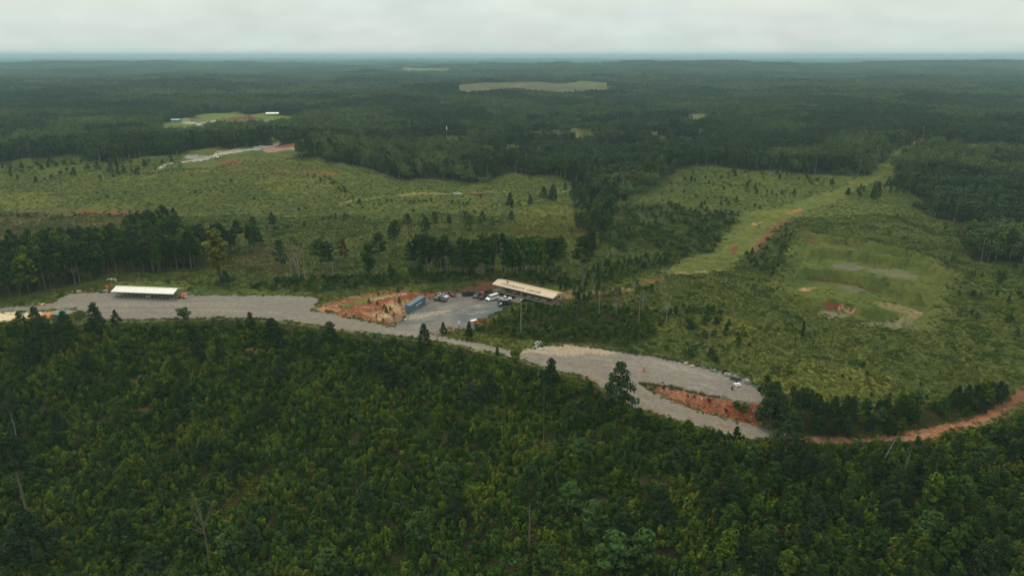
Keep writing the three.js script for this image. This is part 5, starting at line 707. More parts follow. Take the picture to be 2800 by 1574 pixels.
function limb(points, r0, r1, sides = 6) { // a tapered, bent stem
  const c = new THREE.CatmullRomCurve3(points.map((p) => new THREE.Vector3(...p))), S = Math.max(3, points.length * 2), P = [], I = [];
  for (let i = 0; i <= S; i++) { const p = c.getPoint(i / S), t = c.getTangent(i / S), a = Math.abs(t.y) > 0.9 ? new THREE.Vector3(1, 0, 0) : new THREE.Vector3(0, 1, 0), u = a.cross(t).normalize(), v = t.clone().cross(u), r = lerp(r0, r1, i / S); for (let k = 0; k < sides; k++) { const w = (k / sides) * 6.2832; P.push(p.x + (u.x * Math.cos(w) + v.x * Math.sin(w)) * r, p.y + (u.y * Math.cos(w) + v.y * Math.sin(w)) * r, p.z + (u.z * Math.cos(w) + v.z * Math.sin(w)) * r); } }
  for (let i = 0; i < S; i++) for (let k = 0; k < sides; k++) { const a = i * sides + k, b = i * sides + ((k + 1) % sides); I.push(a, a + sides, b, b, a + sides, b + sides); }
  const g = new THREE.BufferGeometry(); g.setAttribute('position', new THREE.Float32BufferAttribute(P, 3)); g.setIndex(I); g.computeVertexNormals(); return g;
}
const T = { pine: [0.95, 1.0, 0.9], broad: [1.05, 1.05, 0.85] };
// Each maker returns { trunk, crown, h }: h is the height it was drawn at.
function tallPine(seed, q = 1, crownFrom = 0.5) {
  const r = mulberry(seed), h = 18, bend = R(-0.6, 0.6, r), tr = [limb([[0, -0.4, 0], [bend * 0.5, h * 0.35, 0], [bend, h * 0.7, R(-0.4, 0.4, r)], [bend * 0.7, h * 0.96, 0]], 0.26, 0.05, 7)], cl = [], from = crownFrom + R(-0.06, 0.06, r), wide = R(2.3, 3.3, r);
  for (let i = 0, n = 17; i < n; i++) {
    const t = i / (n - 1), y = h * lerp(from, 0.97, t), rr = wide * Math.pow(1 - t, 0.55) * lerp(0.75, 1, Math.min(1, t * 3)) * R(0.5, 1.1, r), a = i * 2.4 + R(-0.5, 0.5, r), x = Math.cos(a) * rr + bend, z = Math.sin(a) * rr;
    if (i < n - 2) tr.push(limb([[bend * 0.9, y - 0.9, 0], [lerp(bend, x, 0.6), y - 0.4, z * 0.6], [x, y - 0.1, z]], 0.07, 0.02, 4));
    cl.push({ c: [x, y, z], r: [R(0.9, 1.5, r), R(0.5, 0.8, r), R(0.9, 1.5, r)], n: Math.round(54 * q), size: 0.44 / Math.pow(q, 0.4), aspect: 0.45, tone: T.pine });
  }
  for (let i = 0; i < 5; i++) { const y = h * R(0.3, from, r), a = R(0, 6.28, r), l = R(0.5, 1.4, r); tr.push(limb([[bend * 0.6, y, 0], [bend * 0.6 + Math.cos(a) * l, y + 0.1, Math.sin(a) * l]], 0.05, 0.02, 4)); }
  return { trunk: merge(tr), crown: leaves(cl, seed + 1), h };
}
function bushyPine(seed, q = 1, slim = 1) { // young to middling pine, leafy almost to the ground
  const r = mulberry(seed), h = 7, tr = [limb([[0, -0.3, 0], [R(-0.2, 0.2, r), h * 0.5, R(-0.2, 0.2, r)], [0, h * 0.97, 0]], 0.15, 0.03, 6)], cl = [];
  const levels = 8; for (let i = 0; i < levels; i++) {
    const t = i / (levels - 1), y = h * lerp(0.14, 0.93, t), rr = slim * 2.0 * Math.pow(1 - t, 0.75) + 0.1, n = Math.max(1, Math.round(lerp(6, 2, t)));
    for (let k = 0; k < n; k++) { const a = (k / n) * 6.28 + i * 0.9 + R(-0.3, 0.3, r), d = rr * R(0.65, 1.08, r), x = Math.cos(a) * d, z = Math.sin(a) * d; cl.push({ c: [x, y + R(-0.25, 0.25, r), z], r: [R(0.55, 0.9, r), R(0.35, 0.6, r), R(0.55, 0.9, r)], n: Math.round(24 * q), size: 0.33 / Math.pow(q, 0.3), aspect: 0.45, tone: T.pine }); if (k % 2 === 0) tr.push(limb([[0, y - 0.3, 0], [x, y, z]], 0.035, 0.012, 4)); }
  }
  cl.push({ c: [0, h * 0.96, 0], r: [0.25, 0.4, 0.25], n: Math.round(14 * q), size: 0.22, aspect: 0.4, tone: T.pine });
  return { trunk: merge(tr), crown: leaves(cl, seed + 1), h };
}
function broadTree(seed, q = 1, slim = 1) {
  const r = mulberry(seed), h = 15, tr = [limb([[0, -0.4, 0], [R(-0.3, 0.3, r), h * 0.3, R(-0.3, 0.3, r)], [R(-0.6, 0.6, r), h * 0.65, R(-0.6, 0.6, r)]], 0.32, 0.14, 7)], cl = [];
  for (let i = 0; i < 20; i++) {
    const t = (i + 0.5) / 20, y = h * lerp(0.28, 0.93, t), prof = Math.sin(Math.PI * Math.pow(lerp(0.2, 0.96, t), 0.85)), rr = slim * 3.3 * prof * R(0.35, 1.05, r), a = i * 2.4 + R(-0.4, 0.4, r), x = Math.cos(a) * rr, z = Math.sin(a) * rr, s = R(1.0, 1.8, r) * (slim > 0.8 ? 1 : 0.8);
    if (i % 2 === 0) tr.push(limb([[0, y * 0.62, 0], [x * 0.5, y * 0.85, z * 0.5], [x, y, z]], 0.1, 0.03, 4));
    cl.push({ c: [x, y, z], r: [s, s * 0.75, s], n: Math.round(56 * q), size: 0.42 / Math.sqrt(q), aspect: 0.7, tone: [T.broad[0] * R(0.9, 1.12, r), T.broad[1], T.broad[2]] });
  }
  return { trunk: merge(tr), crown: leaves(cl, seed + 1), h };
}
function shrub(seed, q = 1) {
  const r = mulberry(seed), h = 3, tr = [], cl = [];
  for (let i = 0; i < 9; i++) { const a = i * 2.4, d = R(0.1, 1.0, r), x = Math.cos(a) * d, z = Math.sin(a) * d, y = h * R(0.3, 0.85, r) * (1 - d * 0.2); tr.push(limb([[0, -0.2, 0], [x * 0.6, y * 0.6, z * 0.6], [x, y, z]], 0.045, 0.015, 4)); cl.push({ c: [x, y, z], r: [R(0.45, 0.8, r), R(0.4, 0.6, r), R(0.45, 0.8, r)], n: Math.round(34 * q), size: 0.24 / Math.pow(q, 0.25), aspect: 0.65, tone: [R(0.85, 1.15, r), 1, 0.9] }); }
  return { trunk: merge(tr), crown: leaves(cl, seed + 1), h };
}
function sapling(seed, q = 1) {
  const r = mulberry(seed), h = 4.5, tr = [limb([[0, -0.3, 0], [R(-0.1, 0.1, r), h * 0.5, 0], [0, h * 0.9, 0]], 0.07, 0.02, 5)], cl = [];
  for (let i = 0; i < 15; i++) { const t = (i + 0.5) / 15, y = h * lerp(0.2, 0.96, t), rr = 1.15 * Math.sin(Math.PI * Math.pow(lerp(0.15, 0.95, t), 0.8)) * R(0.3, 1.05, r), a = i * 2.4, x = Math.cos(a) * rr, z = Math.sin(a) * rr, k = R(0.4, 0.7, r); tr.push(limb([[0, y * 0.75, 0], [x, y, z]], 0.025, 0.01, 3)); cl.push({ c: [x, y, z], r: [k, k * 0.8, k], n: Math.round(30 * q), size: 0.24 / Math.pow(q, 0.3), aspect: 0.65, tone: [R(0.9, 1.1, r), 1, 0.9] }); }
  return { trunk: merge(tr), crown: leaves(cl, seed + 1), h };
}
function deadTree(seed, kind) { // kind 0: bare pole with stubs; 1: forked grey crown
  const r = mulberry(seed), h = 14, tr = [], br = [];
  const bend = R(-0.7, 0.7, r); tr.push(limb([[0, -0.4, 0], [bend * 0.4, h * 0.4, R(-0.2, 0.2, r)], [bend, kind ? h * 0.7 : h, R(-0.4, 0.4, r)]], 0.22, kind ? 0.1 : 0.05, 6));
  const n = kind ? 13 : 7;
  for (let i = 0; i < n; i++) {
    const t = R(kind ? 0.35 : 0.3, kind ? 0.98 : 0.95, r), y = h * (kind ? 0.7 : 1) * t, a = R(0, 6.28, r), l = (kind ? R(1.6, 3.6, r) : R(0.4, 1.5, r)), up = kind ? R(0.6, 1.4, r) : R(-0.1, 0.3, r), x0 = bend * t, e = [x0 + Math.cos(a) * l, y + l * up, Math.sin(a) * l];
    br.push(limb([[x0, y, 0], [lerp(x0, e[0], 0.55), lerp(y, e[1], 0.45), e[2] * 0.55], e], kind ? 0.085 : 0.05, 0.02, 4));
    if (kind) for (let k = 0; k < 3; k++) { const m = R(0.4, 0.95, r), p = [lerp(x0, e[0], m), lerp(y, e[1], m), e[2] * m], b = a + R(-1.2, 1.2, r), s = R(0.5, 1.3, r); br.push(limb([p, [p[0] + Math.cos(b) * s, p[1] + s * R(0.2, 1.2, r), p[2] + Math.sin(b) * s]], 0.035, 0.012, 3)); }
  }
  return { trunk: merge(tr), crown: merge(br), h, dead: true };
}
const bark = [mat(0.14, 0.105, 0.08, 0.95), mat(0.09, 0.07, 0.055, 0.95), mat(0.26, 0.235, 0.21, 0.95), mat(0.035, 0.03, 0.028, 0.95)];
const leafMat = (r, g, b) => new THREE.MeshPhysicalMaterial({ specularIntensity: 0.12, color: new THREE.Color().setRGB(r, g, b), vertexColors: true, roughness: 0.8, side: THREE.DoubleSide });
const LEAF = { // base colours of the foliage
  pine: [leafMat(0.03, 0.05, 0.013), leafMat(0.024, 0.042, 0.013), leafMat(0.044, 0.066, 0.013), leafMat(0.036, 0.058, 0.02)],
  broad: [leafMat(0.041, 0.08, 0.008), leafMat(0.03, 0.062, 0.01), leafMat(0.08, 0.114, 0.009), leafMat(0.05, 0.094, 0.022)],
  fresh: [leafMat(0.065, 0.1, 0.018)], yellow: [leafMat(0.11, 0.115, 0.022)], rust: [leafMat(0.1, 0.05, 0.03)], grey: [leafMat(0.1, 0.1, 0.085)],
};
const white = leafMat(1, 1, 1);
const protos = {
  pine: [tallPine(101), tallPine(102), tallPine(103, 1, 0.62), tallPine(104, 1, 0.42)],
  nearpine: [bushyPine(201, 3), bushyPine(202, 3, 0.8), bushyPine(203, 3, 1.15), tallPine(204, 2.4, 0.66)],
  young: [bushyPine(211), bushyPine(212, 1, 0.75), bushyPine(213, 1, 1.1)],
  broad: [broadTree(301), broadTree(302), broadTree(303, 1, 0.62), broadTree(304, 1, 0.85)],
  nearbroad: [broadTree(311, 2.2), broadTree(312, 2.2, 0.8)],
  shrub: [shrub(401), shrub(402), shrub(403)],
  nearshrub: [shrub(411, 2.4), shrub(412, 2.4), shrub(413, 2.4)],
  sapling: [sapling(421), sapling(422), sapling(423)],
  nearsapling: [sapling(431, 2), sapling(432, 2), sapling(433, 2)],
  snag: [deadTree(501, 0), deadTree(502, 0), deadTree(503, 0)],
  dead: [deadTree(511, 1), deadTree(512, 1), deadTree(513, 1)],
};
const FAMILY = { pine: 'pine', nearpine: 'pine', young: 'young', broad: 'broad', nearbroad: 'broad', shrub: 'shrub', nearshrub: 'shrub', sapling: 'sapling', nearsapling: 'sapling', snag: 'dead', dead: 'dead' };
const NAME = { pine: ['pine_tree', 'pine tree'], young: ['young_pine_tree', 'young pine'], broad: ['broadleaf_tree', 'broadleaf tree'], shrub: ['shrub', 'shrub'], sapling: ['leafy_sapling', 'sapling'], dead: ['dead_tree', 'dead tree'] };
const plants = [], tr = mulberry(4242);
function plant(kind, p, h, o = {}) { const list = protos[kind]; plants.push({ kind, v: o.v ?? Math.floor(tr() * list.length), p, h, w: o.w ?? R(0.85, 1.2, tr), turn: tr() * 6.28, tone: o.tone ?? Math.floor(tr() * 4), lean: o.lean ?? 0, leaf: o.leaf, label: o.label, group: o.group, bark: o.bark, seen: h * pxPerMetre(p) * (o.boost ?? 1) }); }
const plantAt = (kind, base, top, o) => { const p = onGround(...base); plant(kind, p, Math.max(0.8, heightTo(p, top)), o); };
const toXZ = (x, z) => [x, heightAt(x, z), z];
const inView = (x, z, m = 12) => Math.abs(x) < 0.735 * -z + 38 + m;

// --- trees one can name
for (const [b, t, k, label, o] of [
  [[104, 903], 838, 'nearpine', 'round-headed pine at the roadside just left of the blue tarp shelter', { v: 2 }],
  [[266, 905], 828, 'nearpine', 'tallest dense pine on the near roadside, right of the blue tarp shelter', { v: 1 }],
  [[318, 884], 847, 'nearpine', 'small spreading pine on the grass verge below the white-roofed shelter', { v: 2 }],
  [[503, 872], 839, 'nearshrub', 'round dark bush alone at the near edge of the gravel yard', { w: 1.3 }],
  [[686, 892], 853, 'nearpine', 'grey-green conifer on the verge between the gravel yard and the hillside', { v: 0, tone: 3 }],
  [[1160, 945], 885, 'nearpine', 'pine hiding the near roadside just before the red clay parking entrance', { v: 0 }],
  [[1212, 910], 880, 'nearpine', 'small bright pine beside the parking entrance, left of the portable toilets', { v: 2 }],
  [[1283, 920], 879, 'nearpine', 'slim young pine standing in front of the tan portable toilet', { v: 1 }],
  [[1360, 972], 948, 'nearpine', 'tiny pine at the near road edge left of the limestone patch', { v: 1 }],
  [[1410, 988], 953, 'nearshrub', 'dense round bush touching the near edge of the narrow road', { w: 1.2 }],
  [[1507, 1050], 980, 'nearpine', 'pine with ragged top at the near edge of the right gravel yard', { v: 0 }],
  [[1692, 1110], 990, 'nearpine', 'tall leaning dense pine standing against the gravel at the road fork', { v: 0, w: 1.05 }],
  [[1612, 1090], 1037, 'nearbroad', 'dark bush-like tree left of the leaning pine', { tone: 1, v: 0 }],
  [[2105, 1160], 1045, 'nearpine', 'dark ragged pine at the right end of the gravel yard', { v: 0 }],
  [[2160, 1225], 1130, 'nearpine', 'broad layered pine where the gravel road meets the red dirt track', { v: 2, w: 1.25 }],
  [[80, 1430], 1188, 'nearpine', 'tall bare-trunked pine with flat crown at the left edge of the hillside', { v: 3, w: 1.05 }],
  [[1448, 1508], 1270, 'nearpine', 'tall thin pine with long bare trunk in the lower middle of the hillside', { v: 3, w: 0.8 }],
  [[2545, 1350], 1215, 'nearpine', 'pine with exposed grey trunk among the thick pines at lower right', { v: 3, w: 0.9 }],
  [[603, 765], 620, 'broad', 'tall yellow-green tree standing in front of the pine grove', { leaf: 'yellow', v: 2, w: 1.35 }],
  [[617, 770], 737, 'young', 'dark round cedar below the yellow-green tree', { w: 1.2 }],
  [c7(2555, 480), 646, 'pine', 'twin-like pine standing alone right of the tan-roofed shelter', { v: 2, w: 1.5 }],
  [[1592, 790], 647, 'pine', 'second lone pine beside the twin right of the tan-roofed shelter', { v: 2, w: 1.3 }],
  [c7(700, 505), 654, 'pine', 'dying tree with rust-brown crown left of the pine row', { leaf: 'rust', v: 2, w: 0.75 }],
  [c7(890, 525), 660, 'broad', 'narrow dense dark tree at the left end of the pine row', { v: 2, w: 1.1, tone: 1 }],
  [c7(515, 500), 654, 'pine', 'flat-topped pine with two-lobed crown left of the rust-brown tree', { v: 2, w: 1.6 }],
  [[1718, 465 + 60], 470, 'broad', 'pale yellowish tree at the tip of the dark wood', { leaf: 'yellow', v: 0, tone: 0 }],
  [[1578, 890], 795, 'pine', 'thin pine rising right of the tan-roofed shelter end', { v: 3, w: 0.7 }],
]) plantAt(k, b, t, { ...o, label, boost: 50 });
for (const [b, t, k, label, o] of [
  [[573, 1543], 1318, 'dead', 'bare forked dead tree with pale branches on the lower left hillside', { v: 0, bark: 0, w: 0.7 }],
  [[1487, 1245], 1045, 'snag', 'tall thin bare trunk below the ragged-topped pine', { v: 0, w: 0.42, bark: 0 }],
  [[1378, 1225], 1110, 'snag', 'thin black burnt trunk in the middle of the hillside', { v: 1, w: 0.6, bark: 3 }],
  [[1319, 1165], 1108, 'snag', 'short black burnt trunk left of the taller burnt one', { v: 2, w: 0.7, bark: 3 }],
  [[1240, 1157], 1107, 'snag', 'leaning charred stub on the mid hillside', { v: 1, w: 0.8, bark: 3 }],
  [[2405, 1285], 1185, 'snag', 'pale leaning dead trunk in the pines below the red track', { v: 0, lean: -0.22, bark: 2 }],
  [[2468, 1297], 1225, 'snag', 'second pale leaning dead trunk below the red track', { v: 1, lean: -0.14, bark: 2 }],
  [[450, 1400], 1300, 'snag', 'thin brown stick trunk on the left hillside', { v: 1, w: 0.6, bark: 0 }],
  [[44, 1195], 1125, 'snag', 'broken pale pole at the left edge above the flat-crowned pine', { v: 2, bark: 2 }],
  [[2175, 945], 855, 'snag', 'tall black leaning burnt trunk in the right field', { v: 0, lean: 0.12, bark: 3, w: 0.8 }],
  [[2222, 957], 905, 'snag', 'black burnt trunk right of the leaning one in the right field', { v: 1, bark: 3, w: 0.8 }],
  [[2273, 948], 875, 'snag', 'slim burnt trunk in the middle of the right field', { v: 2, bark: 3, w: 0.8 }],
  [[2458, 963], 910, 'snag', 'burnt trunk alone on the far side of the right field', { v: 0, bark: 3, w: 0.8 }],
  [[2065, 980], 915, 'snag', 'burnt trunk nearest the end of the gravel yard', { v: 1, bark: 3, w: 0.8 }],
  [[2288, 950], 920, 'snag', 'short burnt stub beside the slim trunk in the right field', { v: 2, bark: 3, w: 0.9 }],
  [[2162, 982], 935, 'snag', 'grey weathered stub in the weeds of the right field', { v: 1, bark: 2, w: 0.9 }],
  [[1195, 935], 905, 'dead', 'grey leafless bush beside the pine at the parking entrance', { v: 1, w: 2.2, bark: 2 }],
  [[30, 745], 705, 'dead', 'bleached dead crown poking from the left wood', { v: 2, bark: 2, w: 1.5 }],
  [[205, 775], 715, 'dead', 'pale dead tree at the front of the left wood', { v: 1, bark: 2 }],
]) plantAt(k, b, t, { ...o, label, boost: 50 });
// dark slender tree near the burnt trunks
plantAt('broad', [2192, 935], 875, { v: 2, w: 0.55, tone: 1, label: 'narrow ivy-clad stem between the burnt trunks of the right field', boost: 50 });

// --- the pine row behind the yards
{
  const row = [[200, 520, 210, 'pine'], [560, 530, 230, 'pine'], [968, 505, 165, 'pine'], [1200, 485, 230, 'pine'], [1250, 475, 205, 'pine'], [1290, 480, 170, 'pine'], [1345, 500, 165, 'pine'], [1390, 500, 190, 'pine'], [1425, 480, 290, 'broad'], [1480, 490, 180, 'pine'], [1500, 500, 170, 'pine'], [1560, 490, 270, 'broad'], [1600, 490, 200, 'pine'], [1650, 500, 190, 'broad'], [1760, 500, 170, 'pine'], [1830, 490, 180, 'broad'], [1865, 490, 160, 'pine'], [1800, 480, 190, 'broad'], [1720, 500, 200, 'broad'], [2150, 490, 175, 'broad'], [1540, 460, 240, 'broad'], [1970, 500, 190, 'broad'], [1620, 470, 230, 'broad'], [2010, 495, 230, 'broad'], [2260, 480, 190, 'broad'], [2310, 490, 210, 'pine'], [1310, 490, 200, 'broad'], [1365, 480, 230, 'pine'], [1450, 500, 220, 'pine'], [1925, 510, 165, 'pine'], [2030, 490, 190, 'broad'], [2100, 500, 180, 'broad'], [2190, 500, 175, 'broad'], [2230, 500, 180, 'broad'], [2290, 500, 190, 'broad'], [2340, 480, 200, 'pine'], [2395, 490, 190, 'pine'], [1470, 470, 350, 'broad'], [1690, 480, 300, 'broad'], [2060, 470, 260, 'broad'],
    [1075, 300, 85, 'pine'], [1100, 310, 60, 'pine'], [1060, 320, 110, 'pine'], [1195, 180, 10, 'pine'], [1330, 190, 30, 'pine'], [1400, 180, -10, 'pine'], [1340, 170, 60, 'broad'], [1640, 140, -10, 'pine'], [1670, 150, 5, 'broad'], [1770, 150, -10, 'pine'], [1515, 150, 20, 'pine'], [1850, 140, 30, 'broad'], [2000, 90, -20, 'broad'], [1290, 400, 220, 'pine'], [1240, 420, 260, 'broad'], [1050, 470, 395, 'young'], [625, 70, 5, 'pine'], [140, 180, 0, 'pine'], [20, 230, 140, 'young'], [2470, 190, 110, 'broad']];
  for (const [X, b, t, k] of row) plantAt(k, c7(X, b), 580 + t / 2.862, { w: k === 'pine' ? R(1.05, 1.35, tr) : R(0.9, 1.25, tr), group: 'trees of the row behind the parking', label: { pine: 'tall pine with bare lower trunk in the row behind the parking', broad: 'dense dark leafy tree in the row behind the parking', young: 'small round tree in the field by the pine row' }[k], tone: Math.floor(tr() * 4) });
  for (const [X, b, t] of [[275, 530, 280], [340, 540, 230], [380, 530, 280], [605, 520, 270], [640, 520, 300], [780, 510, 195], [1130, 360, 150], [1215, 200, 60], [1590, 170, 40], [1730, 160, 60], [440, 520, 330], [320, 520, 240], [620, 500, 330], [660, 520, 440], [1425, 330, 290], [2120, 400, 280], [1550, 160, 50], [1600, 150, 30]]) plantAt(tr() < 0.45 ? 'dead' : 'snag', c7(X, b), 580 + t / 2.862, { w: 0.9, bark: tr() < 0.5 ? 2 : 1, group: 'bare dead trees by the pine row', label: 'bare dead tree beside the pine row behind the parking' });
  plantAt('snag', c7(838, 520), 580 + 330 / 2.862, { lean: 0.62, w: 0.9, bark: 2, label: 'fallen dead trunk leaning left across the others by the pine row', boost: 50 });
}
// --- foreground pines on the hillside
for (const [u, v, top] of [[180, 905, 850], [120, 930, 865], [90, 1000, 930], [240, 1010, 960], [200, 1060, 1005], [270, 1075, 1030], [480, 1020, 970], [530, 945, 890], [545, 990, 935], [600, 995, 945], [640, 1045, 985], [745, 930, 870], [770, 1035, 975], [850, 960, 900], [905, 940, 880], [335, 1060, 1005], [440, 1090, 1040], [490, 1110, 1050], [480, 1180, 1120], [1030, 1010, 935], [1065, 1060, 990], [1110, 1060, 1000], [1180, 1040, 985], [730, 1150, 1090], [40, 1140, 1070], [160, 1180, 1120], [330, 1170, 1110], [175, 960, 880], [60, 900, 850], [1290, 1110, 1045], [1340, 1090, 1020], [860, 1180, 1130], [560, 1260, 1205], [1000, 1390, 1320], [330, 1480, 1410], [90, 1530, 1400], [420, 1560, 1490], [650, 1300, 1240], [1250, 1420, 1350], [690, 1500, 1430], [1800, 1420, 1330], [1700, 1490, 1400], [1860, 1280, 1200], [1960, 1290, 1215], [2000, 1380, 1300], [1640, 1150, 1085], [1560, 1160, 1095], [1745, 1180, 1115], [1820, 1220, 1150], [1500, 1110, 1055]])
  plantAt('nearpine', [u * 1.0, v], top, { v: Math.floor(tr() * 3), w: R(1.05, 1.4, tr), group: 'bushy pines on the near hillside', label: 'bushy dark pine rising from the shrubs of the near hillside' });
for (const [u, v, top] of [[1560, 1400, 1320], [1620, 1470, 1370], [1680, 1560, 1460], [1500, 1560, 1490], [1760, 1540, 1450], [1220, 1330, 1265], [1150, 1480, 1400], [640, 1520, 1440], [60, 1350, 1290], [900, 1570, 1500], [2250, 1290, 1240], [2440, 1290, 1250], [1590, 1260, 1200]])
  plantAt('nearsapling', [u, v], top, { w: R(1.1, 1.5, tr), tone: 3, group: 'leafy saplings on the near hillside', label: 'pale-leaved broad sapling on the lower hillside' });
// --- scattered by zone: [zone, spacing m, chance, kinds, heights, label, group]
function zone(poly, step, chance, kinds, h0, h1, label, group, o = {}) {
  const b = boundsOf(poly);
  for (let x = b[0]; x < b[1]; x += step) for (let z = b[2]; z < b[3]; z += step) {
    if (tr() > chance) continue; const px = x + R(0, step, tr), pz = z + R(0, step, tr);
    if (!inside(poly, px, pz) || !inView(px, pz) || pz > -85) continue;
    if (o.clump !== undefined && noise2(px / (o.grain ?? 45), pz / (o.grain ?? 45)) + 0.4 * noiseB(px / 12, pz / 12) < o.clump) continue;
    const k = kinds[Math.floor(tr() * kinds.length)]; plant(k, toXZ(px, pz), R(h0, h1, tr) * (k.includes('shrub') ? o.shrubScale ?? 1 : 1), { group, label: `${label[FAMILY[k]] ?? label.broad ?? label.any}`, ...o.plant });
  }
}
const clear = (poly, keep) => { for (let i = plants.length - 1; i >= 0; i--) if (!plants[i].label?.startsWith?.('!') && keep(plants[i]) && inside(poly, plants[i].p[0], plants[i].p[2])) plants.splice(i, 1); };
zone(foreground.map(([x, z]) => [x, z + (z > -70 ? 0 : 4.5)]), 3.4, 0.5, ['nearshrub', 'nearshrub', 'nearshrub', 'nearsapling'], 1.2, 3.0, { shrub: 'rounded leafy bush on the near hillside below the road', sapling: 'leafy sapling on the near hillside below the road' }, 'bushes of the near hillside', { clump: -0.25, grain: 14 });
zone(leftWood, 4.6, 0.86, ['pine', 'pine', 'broad', 'broad', 'pine'], 12, 18, { pine: 'pine in the dense wood left of the white-roofed shelter', broad: 'leafy tree in the dense wood left of the white-roofed shelter' }, 'trees of the left wood');
zone(G([[460, 748], [520, 736], [600, 712], [640, 694], [620, 680], [520, 700], [430, 740]]), 4, 0.4, ['snag', 'pine'], 12, 16, { dead: 'thin bare trunk at the open edge of the pine grove', pine: 'slender pine at the open edge of the pine grove' }, 'slender trunks at the grove edge', { plant: { w: 0.7 } });
zone(frontPines, 4.2, 0.62, ['nearpine', 'nearpine', 'nearpine', 'nearsapling'], 4.5, 8.5, { pine: 'dark bushy pine in the thick stand at lower right', broad: 'leafy sapling in the thick stand at lower right' }, 'trees of the lower right stand', { plant: { v: undefined } });
zone(pineThicket, 2.5, 0.85, ['nearpine', 'nearpine', 'nearsapling'], 3.0, 6.2, { pine: 'dark pine in the belt between the right field and the red track', broad: 'dark leafy tree in the belt beside the red track' }, 'trees of the belt beside the red track');
zone(thicket, 2.3, 0.85, ['nearshrub', 'nearshrub', 'sapling'], 1.8, 3.4, { shrub: 'leafy shrub in the thicket right of the parking', broad: 'young leafy tree in the thicket right of the parking' }, 'thicket right of the parking', { shrubScale: 0.8 });
zone(thicket, 14, 0.6, ['snag', 'dead'], 8, 13, { dead: 'grey dead trunk standing in the thicket right of the parking' }, 'dead trunks in the thicket', { plant: { bark: 1 } });
zone(G([[1560, 800], [1760, 790], [1960, 850], [2080, 940], [1950, 990], [1800, 955], [1680, 900], [1560, 850]]), 3.6, 0.6, ['shrub', 'shrub', 'shrub', 'sapling', 'young'], 1.4, 3.8, { shrub: 'rough shrub on the weedy slope above the right gravel yard', young: 'small pine on the weedy slope above the right gravel yard', broad: 'young tree on the weedy slope above the right gravel yard' }, 'growth on the weedy slope', { shrubScale: 0.75, clump: -0.25, grain: 24, plant: { w: 1.2 } });
zone(G([[1560, 800], [1760, 790], [1960, 850], [2080, 940], [1950, 990], [1800, 955], [1680, 900], [1560, 850]]), 12, 0.55, ['snag', 'dead', 'snag'], 7, 13, { dead: 'grey bare trunk on the weedy slope above the right gravel yard' }, 'bare trunks on the weedy slope', { plant: { w: 0.8, bark: 2 } });
zone(G([c7(1180, 470), c7(1600, 460), c7(2000, 455), c7(2420, 460), c7(2430, 500), c7(1900, 515), c7(1190, 505)]), 3.0, 0.4, ['sapling', 'shrub', 'shrub'], 2.2, 5, { sapling: 'leafy sapling under the pine row behind the parking', shrub: 'shrub under the pine row behind the parking' }, 'growth under the pine row', { shrubScale: 0.6, plant: { w: 1.1 } });
const strip = (pts, w) => { const l = openLine(G(pts), 6); return [...l.map(([x, z]) => [x, z - w + 3 * noise2(x / 15, z / 15)]), ...l.reverse().map(([x, z]) => [x, z + w + 3 * noiseB(x / 15, z / 15)])]; };
for (const [pts, w, nm] of [[[[845, 478], [880, 492], [930, 512], [965, 542], [1005, 565]], 7, 'draw on the left hill'], [[[1015, 562], [1100, 553], [1180, 549], [1300, 556]], 5, 'ditch below the field track'], [[[-40, 590], [80, 587], [260, 592], [420, 590]], 4, 'line beside the red track'], [[[1200, 585], [1330, 572], [1430, 560]], 5, 'line across the middle of the field'], [[[690, 640], [760, 625], [860, 610], [960, 590]], 5, 'draw above the grove']]) zone(strip(pts, w), 3.2, 0.5, ['shrub', 'shrub', 'sapling', 'shrub'], 1, 3.2, { shrub: `bush in the ${nm}`, sapling: `sapling in the ${nm}` }, `bushes in the ${nm}`, { shrubScale: 0.8, plant: { w: 1.3 } });
zone(hedgeRow, 2.6, 0.75, ['shrub'], 1.8, 3.4, { shrub: 'dark shrub in the hedge below the pine row' }, 'hedge below the pine row');
zone(hedgeA, 3.0, 0.75, ['shrub', 'sapling', 'shrub', 'shrub'], 1.6, 3.8, { any: 'dense young tree in the dark green tongue left of the grass ride', shrub: 'dense shrub in the dark green tongue left of the grass ride', young: 'young pine in the dark green tongue left of the grass ride', broad: 'dense young tree in the dark green tongue left of the grass ride' }, 'growth left of the grass ride', { clump: -0.22, grain: 20, plant: { w: 1.35 } });
zone(hedgeB, 3.4, 0.6, ['shrub', 'young', 'sapling'], 1.8, 4.4, { shrub: 'shrub in the strip above the tan-roofed shelter', young: 'young pine in the strip above the tan-roofed shelter', broad: 'small tree in the strip above the tan-roofed shelter' }, 'growth above the tan shelter', { shrubScale: 0.8 });
zone(hedgeC, 3.4, 0.35, ['shrub', 'shrub', 'young'], 1.8, 3.5, { shrub: 'shrub between the grass ride and the range floor', young: 'young pine between the grass ride and the range floor' }, 'growth beside the range');
zone(G([[1400, 760], [1560, 765], [1700, 790], [1660, 830], [1560, 800]]), 4, 0.5, ['shrub', 'sapling', 'young'], 1.8, 4, { shrub: 'shrub behind the tan-roofed shelter', broad: 'young tree behind the tan-roofed shelter', young: 'young pine behind the tan-roofed shelter' }, 'growth behind the tan shelter', { shrubScale: 0.7 });
zone(G([[1640, 520], [1850, 470], [2180, 475], [2340, 480], [2300, 512], [2180, 552], [2030, 580], [1850, 558], [1700, 560]]), 7, 0.5, ['shrub', 'sapling', 'shrub', 'young'], 2, 5.5, { young: 'young pine scattered on the rough land before the wood', broad: 'small tree scattered on the rough land before the wood', shrub: 'bush scattered on the rough land before the wood' }, 'scattered growth before the wood', { shrubScale: 0.6, clump: -0.15, grain: 40 });
